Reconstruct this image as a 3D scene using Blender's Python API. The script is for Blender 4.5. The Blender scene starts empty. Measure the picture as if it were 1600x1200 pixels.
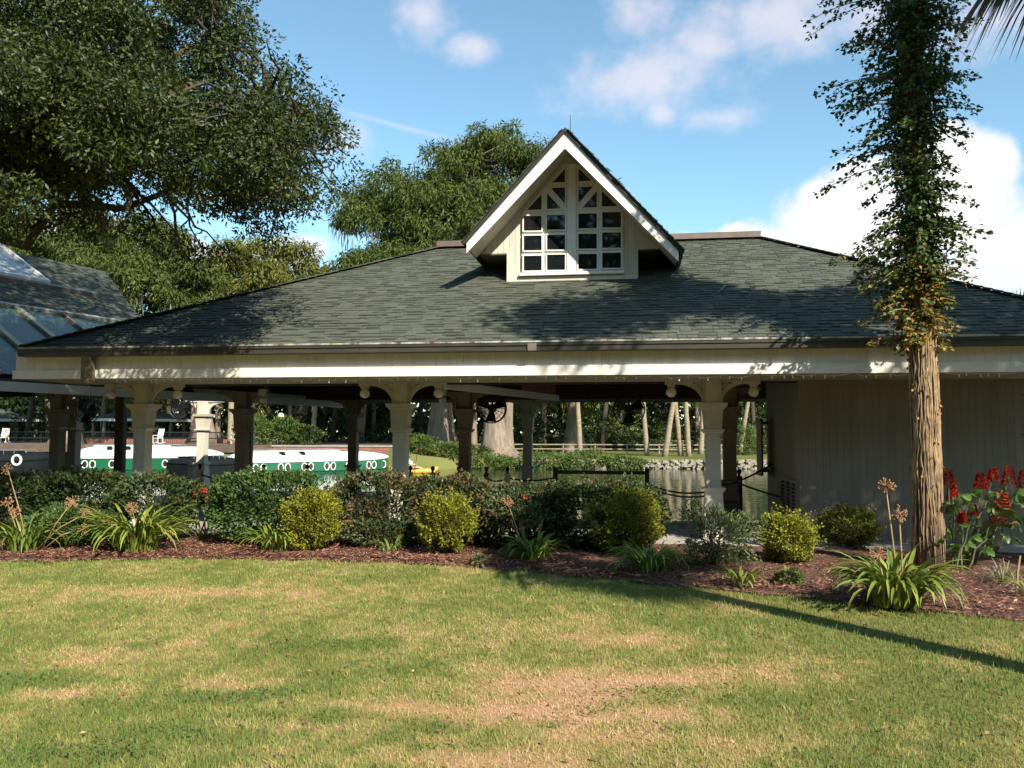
import bpy, math, random
import numpy as np
from mathutils import Vector, Matrix, Quaternion
random.seed(7)
RS = np.random.RandomState(11)
scene = bpy.context.scene
COL = scene.collection
PI = math.pi

# ------------------------------------------------------------------ camera
FPX, CX, CY, HORIZON, CAMH = 1256.0, 800.0, 600.0, 676.0, 1.6
PITCH = math.atan((HORIZON - CY) / FPX)
ROLL = math.radians(0.2)
cam_data = bpy.data.cameras.new('camera')
cam_data.sensor_width = 36.0
cam_data.lens = 36.0 * FPX / 1600.0
cam_data.clip_start = 0.05
cam_data.clip_end = 3000
camera = bpy.data.objects.new('camera', cam_data)
COL.objects.link(camera)
CAM_R = Matrix.Rotation(PI / 2 + PITCH, 3, 'X') @ Matrix.Rotation(ROLL, 3, 'Z')
camera.matrix_world = Matrix.Translation((0, 0, CAMH)) @ CAM_R.to_4x4()
scene.camera = camera

# ------------------------------------------------------------------ light
SUN_EL = math.radians(38)
SUN_H = Vector((0.545, -0.838, 0)).normalized()          # horizontal direction towards the sun
TO_SUN = (SUN_H * math.cos(SUN_EL) + Vector((0, 0, math.sin(SUN_EL)))).normalized()
sun_data = bpy.data.lights.new('sun', 'SUN')
sun_data.energy = 5.0
sun_data.angle = math.radians(0.53)
sun_data.color = (1.0, 0.93, 0.79)
sun = bpy.data.objects.new('sun', sun_data)
COL.objects.link(sun)
sun.rotation_euler = (-TO_SUN).to_track_quat('-Z', 'Y').to_euler()
sun.location = (20, -30, 30)

scene.view_settings.view_transform = 'Standard'
scene.view_settings.look = 'None'
scene.view_settings.exposure = 0.9
scene.view_settings.gamma = 1.0
scene.cycles.max_bounces = 8
scene.cycles.transparent_max_bounces = 8


def ray(px, py):
    return CAM_R @ Vector(((px - CX) / FPX, -(py - CY) / FPX, -1.0))


def at(px, py, Y):
    d = ray(px, py)
    return Vector((0, 0, CAMH)) + d * (Y / d.y)


def ground(px, py, z=0.0):
    d = ray(px, py)
    return Vector((0, 0, CAMH)) + d * ((z - CAMH) / d.z)


def on_plane(px, py, p0, nrm):
    d = ray(px, py)
    o = Vector((0, 0, CAMH))
    return o + d * ((Vector(p0) - o).dot(nrm) / d.dot(nrm))


# ------------------------------------------------------------------ world: sky and clouds
world = bpy.data.worlds.new('World')
scene.world = world
world.cycles.sampling_method = 'MANUAL'
world.cycles.sample_map_resolution = 256
world.use_nodes = True
wn, wl = world.node_tree.nodes, world.node_tree.links
wn.clear()


def wmath(op, a, b=None, c=None, clamp=False):
    n = wn.new('ShaderNodeMath')
    n.operation = op
    n.use_clamp = clamp
    for i, v in enumerate((a, b, c)):
        if v is None:
            continue
        if isinstance(v, (int, float)):
            n.inputs[i].default_value = v
        else:
            wl.new(v, n.inputs[i])
    return n.outputs[0]


sky = wn.new('ShaderNodeTexSky')
sky.sky_type = 'NISHITA'
sky.sun_disc = False
sky.sun_elevation = SUN_EL
sky.sun_rotation = math.atan2(SUN_H.x, SUN_H.y)
sky.air_density = 1.0
sky.dust_density = 0.3
sky.ozone_density = 1.6
tc = wn.new('ShaderNodeTexCoord')
sep = wn.new('ShaderNodeSeparateXYZ')
wl.new(tc.outputs['Generated'], sep.inputs[0])
AZ = wmath('ARCTAN2', sep.outputs[0], sep.outputs[1])
EL = wmath('ARCSINE', sep.outputs[2])


def azel(px, py):
    d = ray(px, py).normalized()
    return math.atan2(d.x, d.y), math.asin(d.z)


nz = wn.new('ShaderNodeTexNoise')
nz.inputs['Scale'].default_value = 7.0
nz.inputs['Detail'].default_value = 9.0
nz.inputs['Roughness'].default_value = 0.62
mp = wn.new('ShaderNodeMapping')
mp.inputs['Scale'].default_value = (1, 1, 1.5)
wl.new(tc.outputs['Generated'], mp.inputs[0])
wl.new(mp.outputs[0], nz.inputs['Vector'])
nb = wn.new('ShaderNodeTexNoise')
nb.inputs['Scale'].default_value = 26.0
nb.inputs['Detail'].default_value = 6.0
nb.inputs['Roughness'].default_value = 0.6
wl.new(tc.outputs['Generated'], nb.inputs['Vector'])
vor = wn.new('ShaderNodeTexVoronoi')
vor.feature = 'SMOOTH_F1'
vor.inputs['Scale'].default_value = 15.0
vor.inputs['Smoothness'].default_value = 0.35
wl.new(tc.outputs['Generated'], vor.inputs['Vector'])
NZ = wmath('SUBTRACT', nz.outputs[0], 0.5)
NB = wmath('SUBTRACT', nb.outputs[0], 0.5)
NV = wmath('SUBTRACT', 0.38, vor.outputs['Distance'])


def blob(px, py, rx, ry, rot=0.0):
    a, e = azel(px, py)
    da, de = wmath('SUBTRACT', AZ, a), wmath('SUBTRACT', EL, e)
    if rot:
        c, s = math.cos(rot), math.sin(rot)
        da, de = (wmath('ADD', wmath('MULTIPLY', da, c), wmath('MULTIPLY', de, s)),
                  wmath('SUBTRACT', wmath('MULTIPLY', de, c), wmath('MULTIPLY', da, s)))
    qa = wmath('POWER', wmath('ABSOLUTE', wmath('DIVIDE', da, rx / FPX)), 2.0)
    qe = wmath('POWER', wmath('ABSOLUTE', wmath('DIVIDE', de, ry / FPX)), 2.0)
    return wmath('SUBTRACT', 1.0, wmath('SQRT', wmath('ADD', qa, qe)))   # 1 in the centre, 0 on the rim


def union(lst):
    o = lst[0]
    for b in lst[1:]:
        o = wmath('MAXIMUM', o, b)
    return o


def smooth(v, lo, hi):
    n = wn.new('ShaderNodeMapRange')
    n.interpolation_type = 'SMOOTHSTEP'
    wl.new(v, n.inputs[0])
    n.inputs[1].default_value, n.inputs[2].default_value = lo, hi
    return n.outputs[0]


# big white cumulus behind the vine-covered trunk, and its lower neighbours
cum = union([blob(1420, 330, 200, 100), blob(1290, 350, 150, 90), blob(1520, 265, 85, 72), blob(1200, 390, 170, 55),
             blob(1590, 400, 150, 80), blob(1100, 400, 120, 40), blob(476, 392, 58, 34), blob(440, 402, 70, 26),
             blob(150, 400, 190, 60), blob(300, 400, 120, 40), blob(2100, 420, 380, 130), blob(-450, 420, 420, 110), blob(880, 420, 300, 30)])
cum = wmath('ADD', cum, wmath('ADD', wmath('MULTIPLY', NZ, 0.9), wmath('ADD', wmath('MULTIPLY', NB, 0.55), wmath('MULTIPLY', NV, 0.7))))
cum_mask = smooth(cum, -0.04, 0.30)
# thin pinkish-grey clouds high up
wisp = union([blob(1010, 120, 175, 62), blob(1110, 70, 80, 38), blob(1135, 182, 78, 30), blob(985, 15, 75, 60), blob(1210, 25, 170, 62),
              blob(545, 228, 62, 36), blob(660, 25, 75, 42), blob(735, 72, 60, 24), blob(1390, 20, 120, 50), blob(1560, 30, 130, 70),
              blob(300, -250, 300, 120), blob(1300, -350, 420, 120), blob(1030, 180, 35, 28)])
wisp = wmath('ADD', wisp, wmath('ADD', wmath('MULTIPLY', NZ, 2.6), wmath('MULTIPLY', NB, 1.1)))
wisp_mask = wmath('MULTIPLY', smooth(wisp, 0.0, 1.25), 0.62)
trail = wmath('ADD', blob(625, 198, 150, 7, math.radians(-10.5)), wmath('MULTIPLY', NB, 0.9))
trail_mask = wmath('MULTIPLY', smooth(trail, 0.0, 1.0), 0.28)
# the same kind of scattered cloud over the rest of the sky, away from the view
rest = wmath('MULTIPLY', smooth(nz.outputs[0], 0.55, 0.70), smooth(wmath('ABSOLUTE', AZ), 0.75, 1.1))
rest_mask = wmath('MULTIPLY', rest, 0.8)
thin_mask = wmath('MAXIMUM', wmath('MAXIMUM', wisp_mask, trail_mask), rest_mask)

SKY_STRENGTH = 0.10
skymul = wn.new('ShaderNodeMix')
skymul.data_type = 'RGBA'
skymul.blend_type = 'MULTIPLY'
skymul.inputs[0].default_value = 1.0
wl.new(sky.outputs[0], skymul.inputs[6])
skymul.inputs[7].default_value = (1.12, 1.34, 1.22, 1)
mix1 = wn.new('ShaderNodeMix')
mix1.data_type = 'RGBA'
wl.new(thin_mask, mix1.inputs[0])
wl.new(skymul.outputs[2], mix1.inputs[6])
mix1.inputs[7].default_value = (5.6, 5.1, 5.4, 1)
cc = wn.new('ShaderNodeMix')
cc.data_type = 'RGBA'
wl.new(smooth(wmath('ADD', cum, wmath('ADD', wmath('MULTIPLY', NB, 1.6), wmath('MULTIPLY', NV, 1.2))), 0.1, 0.95), cc.inputs[0])
cc.inputs[6].default_value = (5.2, 5.4, 5.9, 1)
cc.inputs[7].default_value = (7.6, 7.4, 7.2, 1)
mix2 = wn.new('ShaderNodeMix')
mix2.data_type = 'RGBA'
wl.new(cum_mask, mix2.inputs[0])
wl.new(mix1.outputs[2], mix2.inputs[6])
wl.new(cc.outputs[2], mix2.inputs[7])
bg = wn.new('ShaderNodeBackground')
bg.inputs['Strength'].default_value = SKY_STRENGTH
wl.new(mix2.outputs[2], bg.inputs['Color'])
wo = wn.new('ShaderNodeOutputWorld')
wl.new(bg.outputs[0], wo.inputs[0])

# ------------------------------------------------------------------ helpers


def link(name, me, parent=None, mats=None):
    o = bpy.data.objects.new(name, me)
    COL.objects.link(o)
    if parent is not None:
        o.parent = parent
    return o


def empty(name, loc=(0, 0, 0), rz=0.0, parent=None):
    o = bpy.data.objects.new(name, None)
    COL.objects.link(o)
    o.location = loc
    o.rotation_euler = (0, 0, rz)
    o.empty_display_size = 0.2
    if parent is not None:
        o.parent = parent
    return o


def tag(o, label=None, cat=None, group=None, kind=None):
    if label:
        o['label'] = label
    if cat:
        o['category'] = cat
    if group:
        o['group'] = group
    if kind:
        o['kind'] = kind
    return o


class MB:
    """collects shapes; build() links them as one mesh object"""

    def __init__(self):
        self.v, self.f, self.t = [], [], []

    def add(self, vs, fs, tint=0.5):
        k = len(self.v)
        self.v += [tuple(p) for p in vs]
        self.f += [tuple(i + k for i in f) for f in fs]
        self.t += [tint] * len(vs)
        return self

    def box(self, x0, x1, y0, y1, z0, z1, tint=0.5):
        return self.hexa([(x0, y0, z0), (x1, y0, z0), (x1, y1, z0), (x0, y1, z0),
                          (x0, y0, z1), (x1, y0, z1), (x1, y1, z1), (x0, y1, z1)], tint)

    def hexa(self, p, tint=0.5):
        return self.add(p, [(3, 2, 1, 0), (4, 5, 6, 7), (0, 1, 5, 4), (1, 2, 6, 5), (2, 3, 7, 6), (3, 0, 4, 7)], tint)

    def frustum(self, cx, cy, z0, h0, z1, h1, tint=0.5):
        return self.hexa([(cx - h0, cy - h0, z0), (cx + h0, cy - h0, z0), (cx + h0, cy + h0, z0), (cx - h0, cy + h0, z0),
                          (cx - h1, cy - h1, z1), (cx + h1, cy - h1, z1), (cx + h1, cy + h1, z1), (cx - h1, cy + h1, z1)], tint)

    def prism(self, poly, d, tint=0.5):
        """poly: 3-D points in order, extruded by vector d"""
        n = len(poly)
        d = Vector(d)
        vs = [Vector(p) for p in poly] + [Vector(p) + d for p in poly]
        fs = [tuple(range(n))[::-1], tuple(range(n, 2 * n))]
        fs += [(i, (i + 1) % n, n + (i + 1) % n, n + i) for i in range(n)]
        return self.add(vs, fs, tint)

    def bar(self, a, b, w, h, up=(0, 0, 1), tint=0.5):
        a, b = Vector(a), Vector(b)
        d = (b - a).normalized()
        s = d.cross(Vector(up))
        if s.length < 1e-4:
            s = d.cross(Vector((0, 1, 0)))
        s.normalize()
        u = s.cross(d)
        s, u = s * w / 2, u * h / 2
        return self.hexa([a - s - u, b - s - u, b + s - u, a + s - u, a - s + u, b - s + u, b + s + u, a + s + u], tint)

    def tube(self, pts, rads, n=8, cap=True, tint=0.5):
        pts = [Vector(p) for p in pts]
        if isinstance(rads, (int, float)):
            rads = [rads] * len(pts)
        k = len(self.v)
        ref = Vector((0.31, 0.9, 0.17))
        vs, fs = [], []
        for i, p in enumerate(pts):
            d = (pts[min(i + 1, len(pts) - 1)] - pts[max(i - 1, 0)])
            d = d.normalized() if d.length > 1e-9 else Vector((0, 0, 1))
            s = d.cross(ref)
            if s.length < 0.05:
                s = d.cross(Vector((1, 0, 0)))
            s.normalize()
            u = d.cross(s)
            for j in range(n):
                a = 2 * PI * j / n
                vs.append(p + (s * math.cos(a) + u * math.sin(a)) * rads[i])
        for i in range(len(pts) - 1):
            for j in range(n):
                fs.append((i * n + j, i * n + (j + 1) % n, (i + 1) * n + (j + 1) % n, (i + 1) * n + j))
        if cap:
            fs.append(tuple(range(n))[::-1])
            fs.append(tuple(range((len(pts) - 1) * n, len(pts) * n)))
        return self.add(vs, fs, tint)

    def lathe(self, prof, c=(0, 0, 0), n=16, tint=0.5):
        c = Vector(c)
        vs, fs = [], []
        for r, z in prof:
            for j in range(n):
                a = 2 * PI * j / n
                vs.append(c + Vector((r * math.cos(a), r * math.sin(a), z)))
        for i in range(len(prof) - 1):
            for j in range(n):
                fs.append((i * n + j, i * n + (j + 1) % n, (i + 1) * n + (j + 1) % n, (i + 1) * n + j))
        fs.append(tuple(range(n))[::-1])
        fs.append(tuple(range((len(prof) - 1) * n, len(prof) * n)))
        return self.add(vs, fs, tint)

    def sphere(self, c, r, n=12, m=8, sz=1.0, tint=0.5):
        prof = [(max(1e-4, r * math.sin(PI * i / m)), -r * sz * math.cos(PI * i / m)) for i in range(m + 1)]
        return self.lathe(prof, c, n, tint)

    def mesh(self, name, mat, smooth=False):
        me = bpy.data.meshes.new(name)
        me.from_pydata([tuple(p) for p in self.v], [], self.f)
        a = me.attributes.new('tint', 'FLOAT', 'POINT')
        a.data.foreach_set('value', self.t)
        if smooth:
            me.polygons.foreach_set('use_smooth', [True] * len(me.polygons))
        if mat:
            me.materials.append(mat)
        me.update()
        return me

    def build(self, name, mat, parent=None, smooth=False):
        return link(name, self.mesh(name, mat, smooth), parent)


def np_mesh(name, V, F, tint, mat, parent=None, smooth=False):
    """V (n,3), F (m,k) with k = 3 or 4"""
    V = np.asarray(V, dtype=np.float32)
    F = np.asarray(F, dtype=np.int32)
    me = bpy.data.meshes.new(name)
    me.vertices.add(len(V))
    me.vertices.foreach_set('co', V.ravel())
    me.loops.add(F.size)
    me.loops.foreach_set('vertex_index', F.ravel())
    me.polygons.add(len(F))
    me.polygons.foreach_set('loop_start', np.arange(0, F.size, F.shape[1], dtype=np.int32))
    if smooth:
        me.polygons.foreach_set('use_smooth', np.ones(len(F), dtype=bool))
    a = me.attributes.new('tint', 'FLOAT', 'POINT')
    a.data.foreach_set('value', np.asarray(tint, dtype=np.float32))
    me.materials.append(mat)
    me.update(calc_edges=True)
    return link(name, me, parent)


def unit(A):
    return A / np.maximum(np.linalg.norm(A, axis=1, keepdims=True), 1e-9)


def rand_dirs(n, rs=None):
    return unit((rs or RS).normal(size=(n, 3)))


def leaf_arrays(C, D, N, L, W, fold=0.3):
    """kite-shaped leaves folded along the midrib; returns verts and tris"""
    n = len(C)
    D = unit(D)
    S = unit(np.cross(D, N))
    U = np.cross(S, D)
    L = np.broadcast_to(np.asarray(L, float).reshape(-1, 1), (n, 1))
    W = np.broadcast_to(np.asarray(W, float).reshape(-1, 1), (n, 1))
    V = np.empty((n, 4, 3))
    V[:, 0] = C
    V[:, 1] = C + D * L * 0.45 + S * W * 0.5 + U * W * fold * 0.5
    V[:, 2] = C + D * L
    V[:, 3] = C + D * L * 0.45 - S * W * 0.5 + U * W * fold * 0.5
    b = (np.arange(n) * 4)[:, None]
    F = np.concatenate([b + np.array([[0, 1, 2]]), b + np.array([[0, 2, 3]])], axis=0)
    return V.reshape(-1, 3), F


def leaf_mesh(name, C, D, N, L, W, tint, mat, parent=None, base=(0, 0, 0), fold=0.3):
    V, F = leaf_arrays(np.asarray(C) - np.asarray(base), D, N, L, W, fold)
    return np_mesh(name, V, F, np.repeat(np.asarray(tint), 4), mat, parent)


# value noise in the plane
_P = np.random.RandomState(3).rand(256, 256)


def vnoise(x, y):
    xi, yi = np.floor(x).astype(int), np.floor(y).astype(int)
    fx, fy = x - xi, y - yi
    fx, fy = fx * fx * (3 - 2 * fx), fy * fy * (3 - 2 * fy)
    g = lambda a, b: _P[a % 256, b % 256]
    return (g(xi, yi) * (1 - fx) + g(xi + 1, yi) * fx) * (1 - fy) + (g(xi, yi + 1) * (1 - fx) + g(xi + 1, yi + 1) * fx) * fy


def fbm(x, y, o=4):
    s, a, t = 0.0, 0.5, 0.0
    for i in range(o):
        s = s + a * vnoise(x * 2 ** i + 17.3 * i, y * 2 ** i + 5.1 * i)
        t += a
        a *= 0.55
    return s / t


def in_poly(px, py, poly):
    inside = np.zeros(len(px), bool)
    n = len(poly)
    for i in range(n):
        x0, y0 = poly[i]
        x1, y1 = poly[(i + 1) % n]
        c = ((y0 > py) != (y1 > py)) & (px < (x1 - x0) * (py - y0) / (y1 - y0 + 1e-12) + x0)
        inside ^= c
    return inside


# ------------------------------------------------------------------ materials
MATS = {}


def M(name, col, rough=0.6, col2=None, scale=6.0, bump=0.0, bscale=None, spec=0.5, metallic=0.0, stretch=None,
      use_tint=None, rnd=0.0, transl=0.0, detail=5.0, coat=0.0, contrast=(0.35, 0.65)):
    """procedural material: base colour mixed with col2 by world-space noise, per-piece tint, fine bump"""
    if name in MATS:
        return MATS[name]
    m = bpy.data.materials.new(name)
    m.use_nodes = True
    n, l = m.node_tree.nodes, m.node_tree.links
    p = n['Principled BSDF']
    out = n['Material Output']
    p.inputs['Roughness'].default_value = rough
    p.inputs['Metallic'].default_value = metallic
    p.inputs['Specular IOR Level'].default_value = spec
    p.inputs['Coat Weight'].default_value = coat
    geo = n.new('ShaderNodeNewGeometry')
    src = geo.outputs['Position']
    if stretch:
        mp = n.new('ShaderNodeMapping')
        mp.inputs['Scale'].default_value = stretch
        l.new(src, mp.inputs[0])
        src = mp.outputs[0]
    color = None

    def rgb(c):
        x = n.new('ShaderNodeRGB')
        x.outputs[0].default_value = (*c, 1)
        return x.outputs[0]

    def mix(fac, a, b, mode='MIX'):
        x = n.new('ShaderNodeMix')
        x.data_type = 'RGBA'
        x.blend_type = mode
        if isinstance(fac, float):
            x.inputs[0].default_value = fac
        else:
            l.new(fac, x.inputs[0])
        l.new(a, x.inputs[6])
        l.new(b, x.inputs[7])
        return x.outputs[2]

    def noise(sc, det=detail):
        x = n.new('ShaderNodeTexNoise')
        x.inputs['Scale'].default_value = sc
        x.inputs['Detail'].default_value = det
        x.inputs['Roughness'].default_value = 0.65
        l.new(src, x.inputs['Vector'])
        return x.outputs[0]

    if use_tint:
        at_ = n.new('ShaderNodeAttribute')
        at_.attribute_name = 'tint'
        rp = n.new('ShaderNodeValToRGB')
        while len(rp.color_ramp.elements) < len(use_tint):
            rp.color_ramp.elements.new(0.5)
        for e, (pos, c) in zip(rp.color_ramp.elements, use_tint):
            e.position = pos
            e.color = (*c, 1)
        l.new(at_.outputs['Fac'], rp.inputs[0])
        color = rp.outputs[0]
    else:
        color = rgb(col)
    if col2 is not None:
        mr = n.new('ShaderNodeMapRange')
        mr.inputs[1].default_value, mr.inputs[2].default_value = contrast
        l.new(noise(scale), mr.inputs[0])
        color = mix(mr.outputs[0], color, rgb(col2))
    if rnd > 0:
        oi = n.new('ShaderNodeObjectInfo')
        mr = n.new('ShaderNodeMapRange')
        mr.inputs[3].default_value, mr.inputs[4].default_value = 1 - rnd, 1 + rnd
        l.new(oi.outputs['Random'], mr.inputs[0])
        hs = n.new('ShaderNodeHueSaturation')
        l.new(mr.outputs[0], hs.inputs['Value'])
        l.new(color, hs.inputs['Color'])
        color = hs.outputs[0]
    l.new(color, p.inputs['Base Color'])
    if bump > 0:
        b = n.new('ShaderNodeBump')
        b.inputs['Strength'].default_value = bump
        b.inputs['Distance'].default_value = 0.02
        l.new(noise(bscale or scale * 3), b.inputs['Height'])
        l.new(b.outputs[0], p.inputs['Normal'])
    if transl > 0:
        t = n.new('ShaderNodeBsdfTranslucent')
        l.new(color, t.inputs['Color'])
        ms = n.new('ShaderNodeMixShader')
        ms.inputs[0].default_value = transl
        l.new(p.outputs[0], ms.inputs[1])
        l.new(t.outputs[0], ms.inputs[2])
        l.new(ms.outputs[0], out.inputs['Surface'])
    MATS[name] = m
    return m


def leafmat(name, dark, mid, light, transl=0.25, rough=0.5, spec=0.4):
    return M(name, mid, rough=rough, spec=spec, use_tint=[(0.0, dark), (0.5, mid), (1.0, light)], transl=transl)


cream = M('cream_paint', (0.62, 0.58, 0.49), 0.55, (0.52, 0.48, 0.395), 5.0, 0.08, 40, rnd=0.03)
cream_board = M('cream_board_paint', (0.61, 0.575, 0.49), 0.6, (0.52, 0.485, 0.405), 3.0, 0.12, 60, stretch=(3, 3, 0.4), rnd=0.05)
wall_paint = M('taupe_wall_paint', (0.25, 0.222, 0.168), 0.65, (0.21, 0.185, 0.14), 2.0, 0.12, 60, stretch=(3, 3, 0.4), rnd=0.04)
white_paint = M('white_paint', (0.78, 0.75, 0.69), 0.45, (0.70, 0.66, 0.58), 4.0, 0.05, 30)
white_frame = M('white_frame_paint', (0.76, 0.74, 0.70), 0.45, (0.70, 0.67, 0.62), 6.0, 0.04, 40)
gutter_m = M('gutter_metal', (0.030, 0.036, 0.028), 0.45, (0.055, 0.045, 0.034), 3.0, 0.1, 30, stretch=(1, 1, 3))
gutter_edge = M('gutter_edge_metal', (0.42, 0.42, 0.37), 0.4, (0.10, 0.07, 0.05), 6.0, 0.1, 40, contrast=(0.42, 0.62))
brown_metal = M('brown_metal', (0.13, 0.095, 0.08), 0.5, (0.18, 0.14, 0.12), 4, 0.05)
shingle_m = M('shingle', (0.1, 0.11, 0.09), 0.9, (0.085, 0.095, 0.083), 1.4, 0.5, 160, spec=0.2, contrast=(0.5, 0.95),
              use_tint=[(0.0, (0.030, 0.035, 0.028)), (0.3, (0.074, 0.081, 0.062)), (0.6, (0.083, 0.090, 0.069)), (1.0, (0.102, 0.107, 0.082))])
deck_m = M('roof_felt', (0.03, 0.033, 0.028), 0.95)
ceiling_m = M('dark_wood', (0.055, 0.04, 0.03), 0.7, (0.035, 0.026, 0.02), 3, 0.2, 20, stretch=(1, 8, 1))
concrete = M('concrete', (0.40, 0.37, 0.32), 0.85, (0.30, 0.27, 0.23), 2.5, 0.25, 40)
black_iron = M('black_iron', (0.012, 0.012, 0.013), 0.45, None, 5, 0.1, 50)
rope_m = M('black_rope', (0.02, 0.018, 0.017), 0.85, None, 5, 0.4, 120)
bulb_m = M('bulb_plastic', (0.85, 0.82, 0.72), 0.3)
globe_m = M('globe_glass', (0.74, 0.69, 0.56), 0.25, coat=0.3)
glass_m = M('window_glass', (0.010, 0.012, 0.014), 0.03, spec=0.8)
sky_glass = M('skylight_glass', (0.075, 0.12, 0.095), 0.22, (0.03, 0.055, 0.045), 0.6, spec=0.35, contrast=(0.3, 0.7))  # green of mirrored trees put into the glass colour
pale_glass = M('pale_skylight', (0.26, 0.29, 0.30), 0.3, (0.20, 0.23, 0.24), 0.7, spec=0.3)
red_wood = M('red_painted_wood', (0.40, 0.085, 0.06), 0.6, (0.30, 0.06, 0.045), 4, 0.2, 40, stretch=(4, 4, 0.5), rnd=0.1)
boat_white = M('boat_white', (0.80, 0.79, 0.76), 0.35, (0.70, 0.69, 0.66), 0.8, coat=0.2)
boat_green = M('boat_green', (0.010, 0.115, 0.052), 0.3, (0.008, 0.09, 0.04), 0.8, coat=0.3)
boat_dark = M('boat_dark', (0.007, 0.009, 0.010), 0.8, spec=0.15)  # dock-roof shade of two boats put into near-black; also plain dark fittings
porthole_m = M('porthole_glass', (0.03, 0.025, 0.022), 0.1)
grey_wood = M('grey_wood', (0.30, 0.25, 0.19), 0.85, (0.20, 0.16, 0.12), 2, 0.3, 20, stretch=(2, 2, 0.4))
brick_m = M('brick_red', (0.30, 0.12, 0.075), 0.85, (0.20, 0.085, 0.06), 3, 0.2, 20)
stone_m = M('pale_stone', (0.30, 0.265, 0.21), 0.9, (0.17, 0.15, 0.115), 3, 0.3, 10, rnd=0.15)
bark_oak = M('oak_bark', (0.075, 0.055, 0.04), 0.95, (0.045, 0.034, 0.026), 8, 0.6, 25)
bark_cypress = M('cypress_bark', (0.27, 0.205, 0.155), 0.95, (0.14, 0.10, 0.075), 1.6, 0.8, 6, stretch=(4, 4, 0.25))
bark_palm = M('palm_bark', (0.33, 0.26, 0.18), 0.95, (0.20, 0.15, 0.10), 2.5, 0.6, 10, stretch=(1, 1, 3))
bark_vine = M('stringy_bark', (0.19, 0.125, 0.075), 0.95, (0.065, 0.042, 0.027), 9, 0.9, 26, stretch=(2.5, 2.5, 0.3))
vine_m = M('dry_vine', (0.40, 0.28, 0.155), 0.9, (0.17, 0.11, 0.065), 9, rnd=0.1)
twig_m = M('pale_twig', (0.34, 0.27, 0.19), 0.9, (0.22, 0.17, 0.12), 12)
dark_twig = M('dark_twig', (0.07, 0.05, 0.035), 0.95, (0.04, 0.03, 0.02), 10)
straw_m = M('dry_flower', (0.36, 0.20, 0.10), 0.9, (0.26, 0.13, 0.06), 20)
stalk_m = M('dry_stalk', (0.38, 0.27, 0.15), 0.85, (0.28, 0.18, 0.09), 12)
moss_m = leafmat('spanish_moss', (0.10, 0.095, 0.065), (0.17, 0.16, 0.115), (0.25, 0.235, 0.175), 0.3, 0.9, 0.1)
oak_leaf = leafmat('oak_leaf', (0.017, 0.031, 0.007), (0.046, 0.067, 0.013), (0.110, 0.112, 0.030), 0.20, 0.5, 0.35)
cyp_leaf = leafmat('cypress_leaf', (0.034, 0.052, 0.012), (0.085, 0.112, 0.024), (0.165, 0.175, 0.045), 0.28, 0.7, 0.2)
cyp_leaf2 = leafmat('golden_cypress_leaf', (0.055, 0.066, 0.012), (0.130, 0.138, 0.024), (0.215, 0.195, 0.045), 0.28, 0.7, 0.2)
wood_leaf = leafmat('woodland_leaf', (0.016, 0.028, 0.008), (0.050, 0.078, 0.017), (0.150, 0.170, 0.040), 0.28, 0.6, 0.3)
bright_leaf = leafmat('young_leaf', (0.050, 0.085, 0.018), (0.100, 0.150, 0.030), (0.170, 0.210, 0.050), 0.3, 0.6, 0.3)
hedge_leaf = leafmat('hedge_leaf', (0.022, 0.044, 0.014), (0.055, 0.092, 0.026), (0.190, 0.085, 0.055), 0.2, 0.5, 0.3)
hedge_green = leafmat('hedge_green_leaf', (0.020, 0.045, 0.012), (0.050, 0.095, 0.022), (0.105, 0.160, 0.040), 0.2, 0.5, 0.3)
gold_leaf = leafmat('golden_leaf', (0.060, 0.060, 0.010), (0.215, 0.225, 0.022), (0.400, 0.385, 0.045), 0.3, 0.5, 0.3)
gold_dark = leafmat('dull_golden_leaf', (0.050, 0.065, 0.012), (0.110, 0.125, 0.020), (0.220, 0.205, 0.035), 0.25, 0.5, 0.3)
grey_leaf = leafmat('grey_green_leaf', (0.050, 0.075, 0.030), (0.100, 0.135, 0.050), (0.190, 0.205, 0.090), 0.25, 0.5, 0.3)
ivy_leaf = leafmat('ivy_leaf', (0.022, 0.046, 0.012), (0.060, 0.105, 0.024), (0.150, 0.200, 0.050), 0.25, 0.45, 0.4)
ivy_gold = leafmat('ivy_golden_leaf', (0.080, 0.095, 0.018), (0.260, 0.170, 0.028), (0.420, 0.200, 0.045), 0.3, 0.5, 0.3)
strap_leaf = M('strap_leaf', (0.15, 0.22, 0.032), 0.4, (0.26, 0.31, 0.055), 9, 0.05, 60, rnd=0.25, transl=0.2)
strap_dark = M('strap_leaf_deep', (0.085, 0.155, 0.028), 0.4, (0.16, 0.22, 0.04), 9, 0.05, 60, rnd=0.25, transl=0.2)
strap_yellow = M('strap_leaf_yellow', (0.24, 0.23, 0.035), 0.45, (0.15, 0.19, 0.035), 9, 0.05, 60, rnd=0.25, transl=0.2)
strap_grey = M('strap_leaf_grey', (0.20, 0.21, 0.13), 0.6, (0.26, 0.25, 0.16), 9, rnd=0.2, transl=0.15)
lobed_leaf = M('lobed_leaf', (0.10, 0.19, 0.040), 0.4, (0.15, 0.25, 0.06), 10, 0.15, 60, rnd=0.25, transl=0.25)
red_petal = leafmat('red_petal', (0.28, 0.012, 0.008), (0.60, 0.045, 0.020), (0.82, 0.19, 0.07), 0.25, 0.5, 0.3)
palm_leaf = leafmat('palm_leaf', (0.040, 0.045, 0.014), (0.085, 0.085, 0.024), (0.24, 0.17, 0.065), 0.15, 0.75, 0.15)
mulch_m = M('mulch', (0.15, 0.068, 0.042), 0.95, (0.055, 0.026, 0.018), 14, 0.9, 60)
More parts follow.
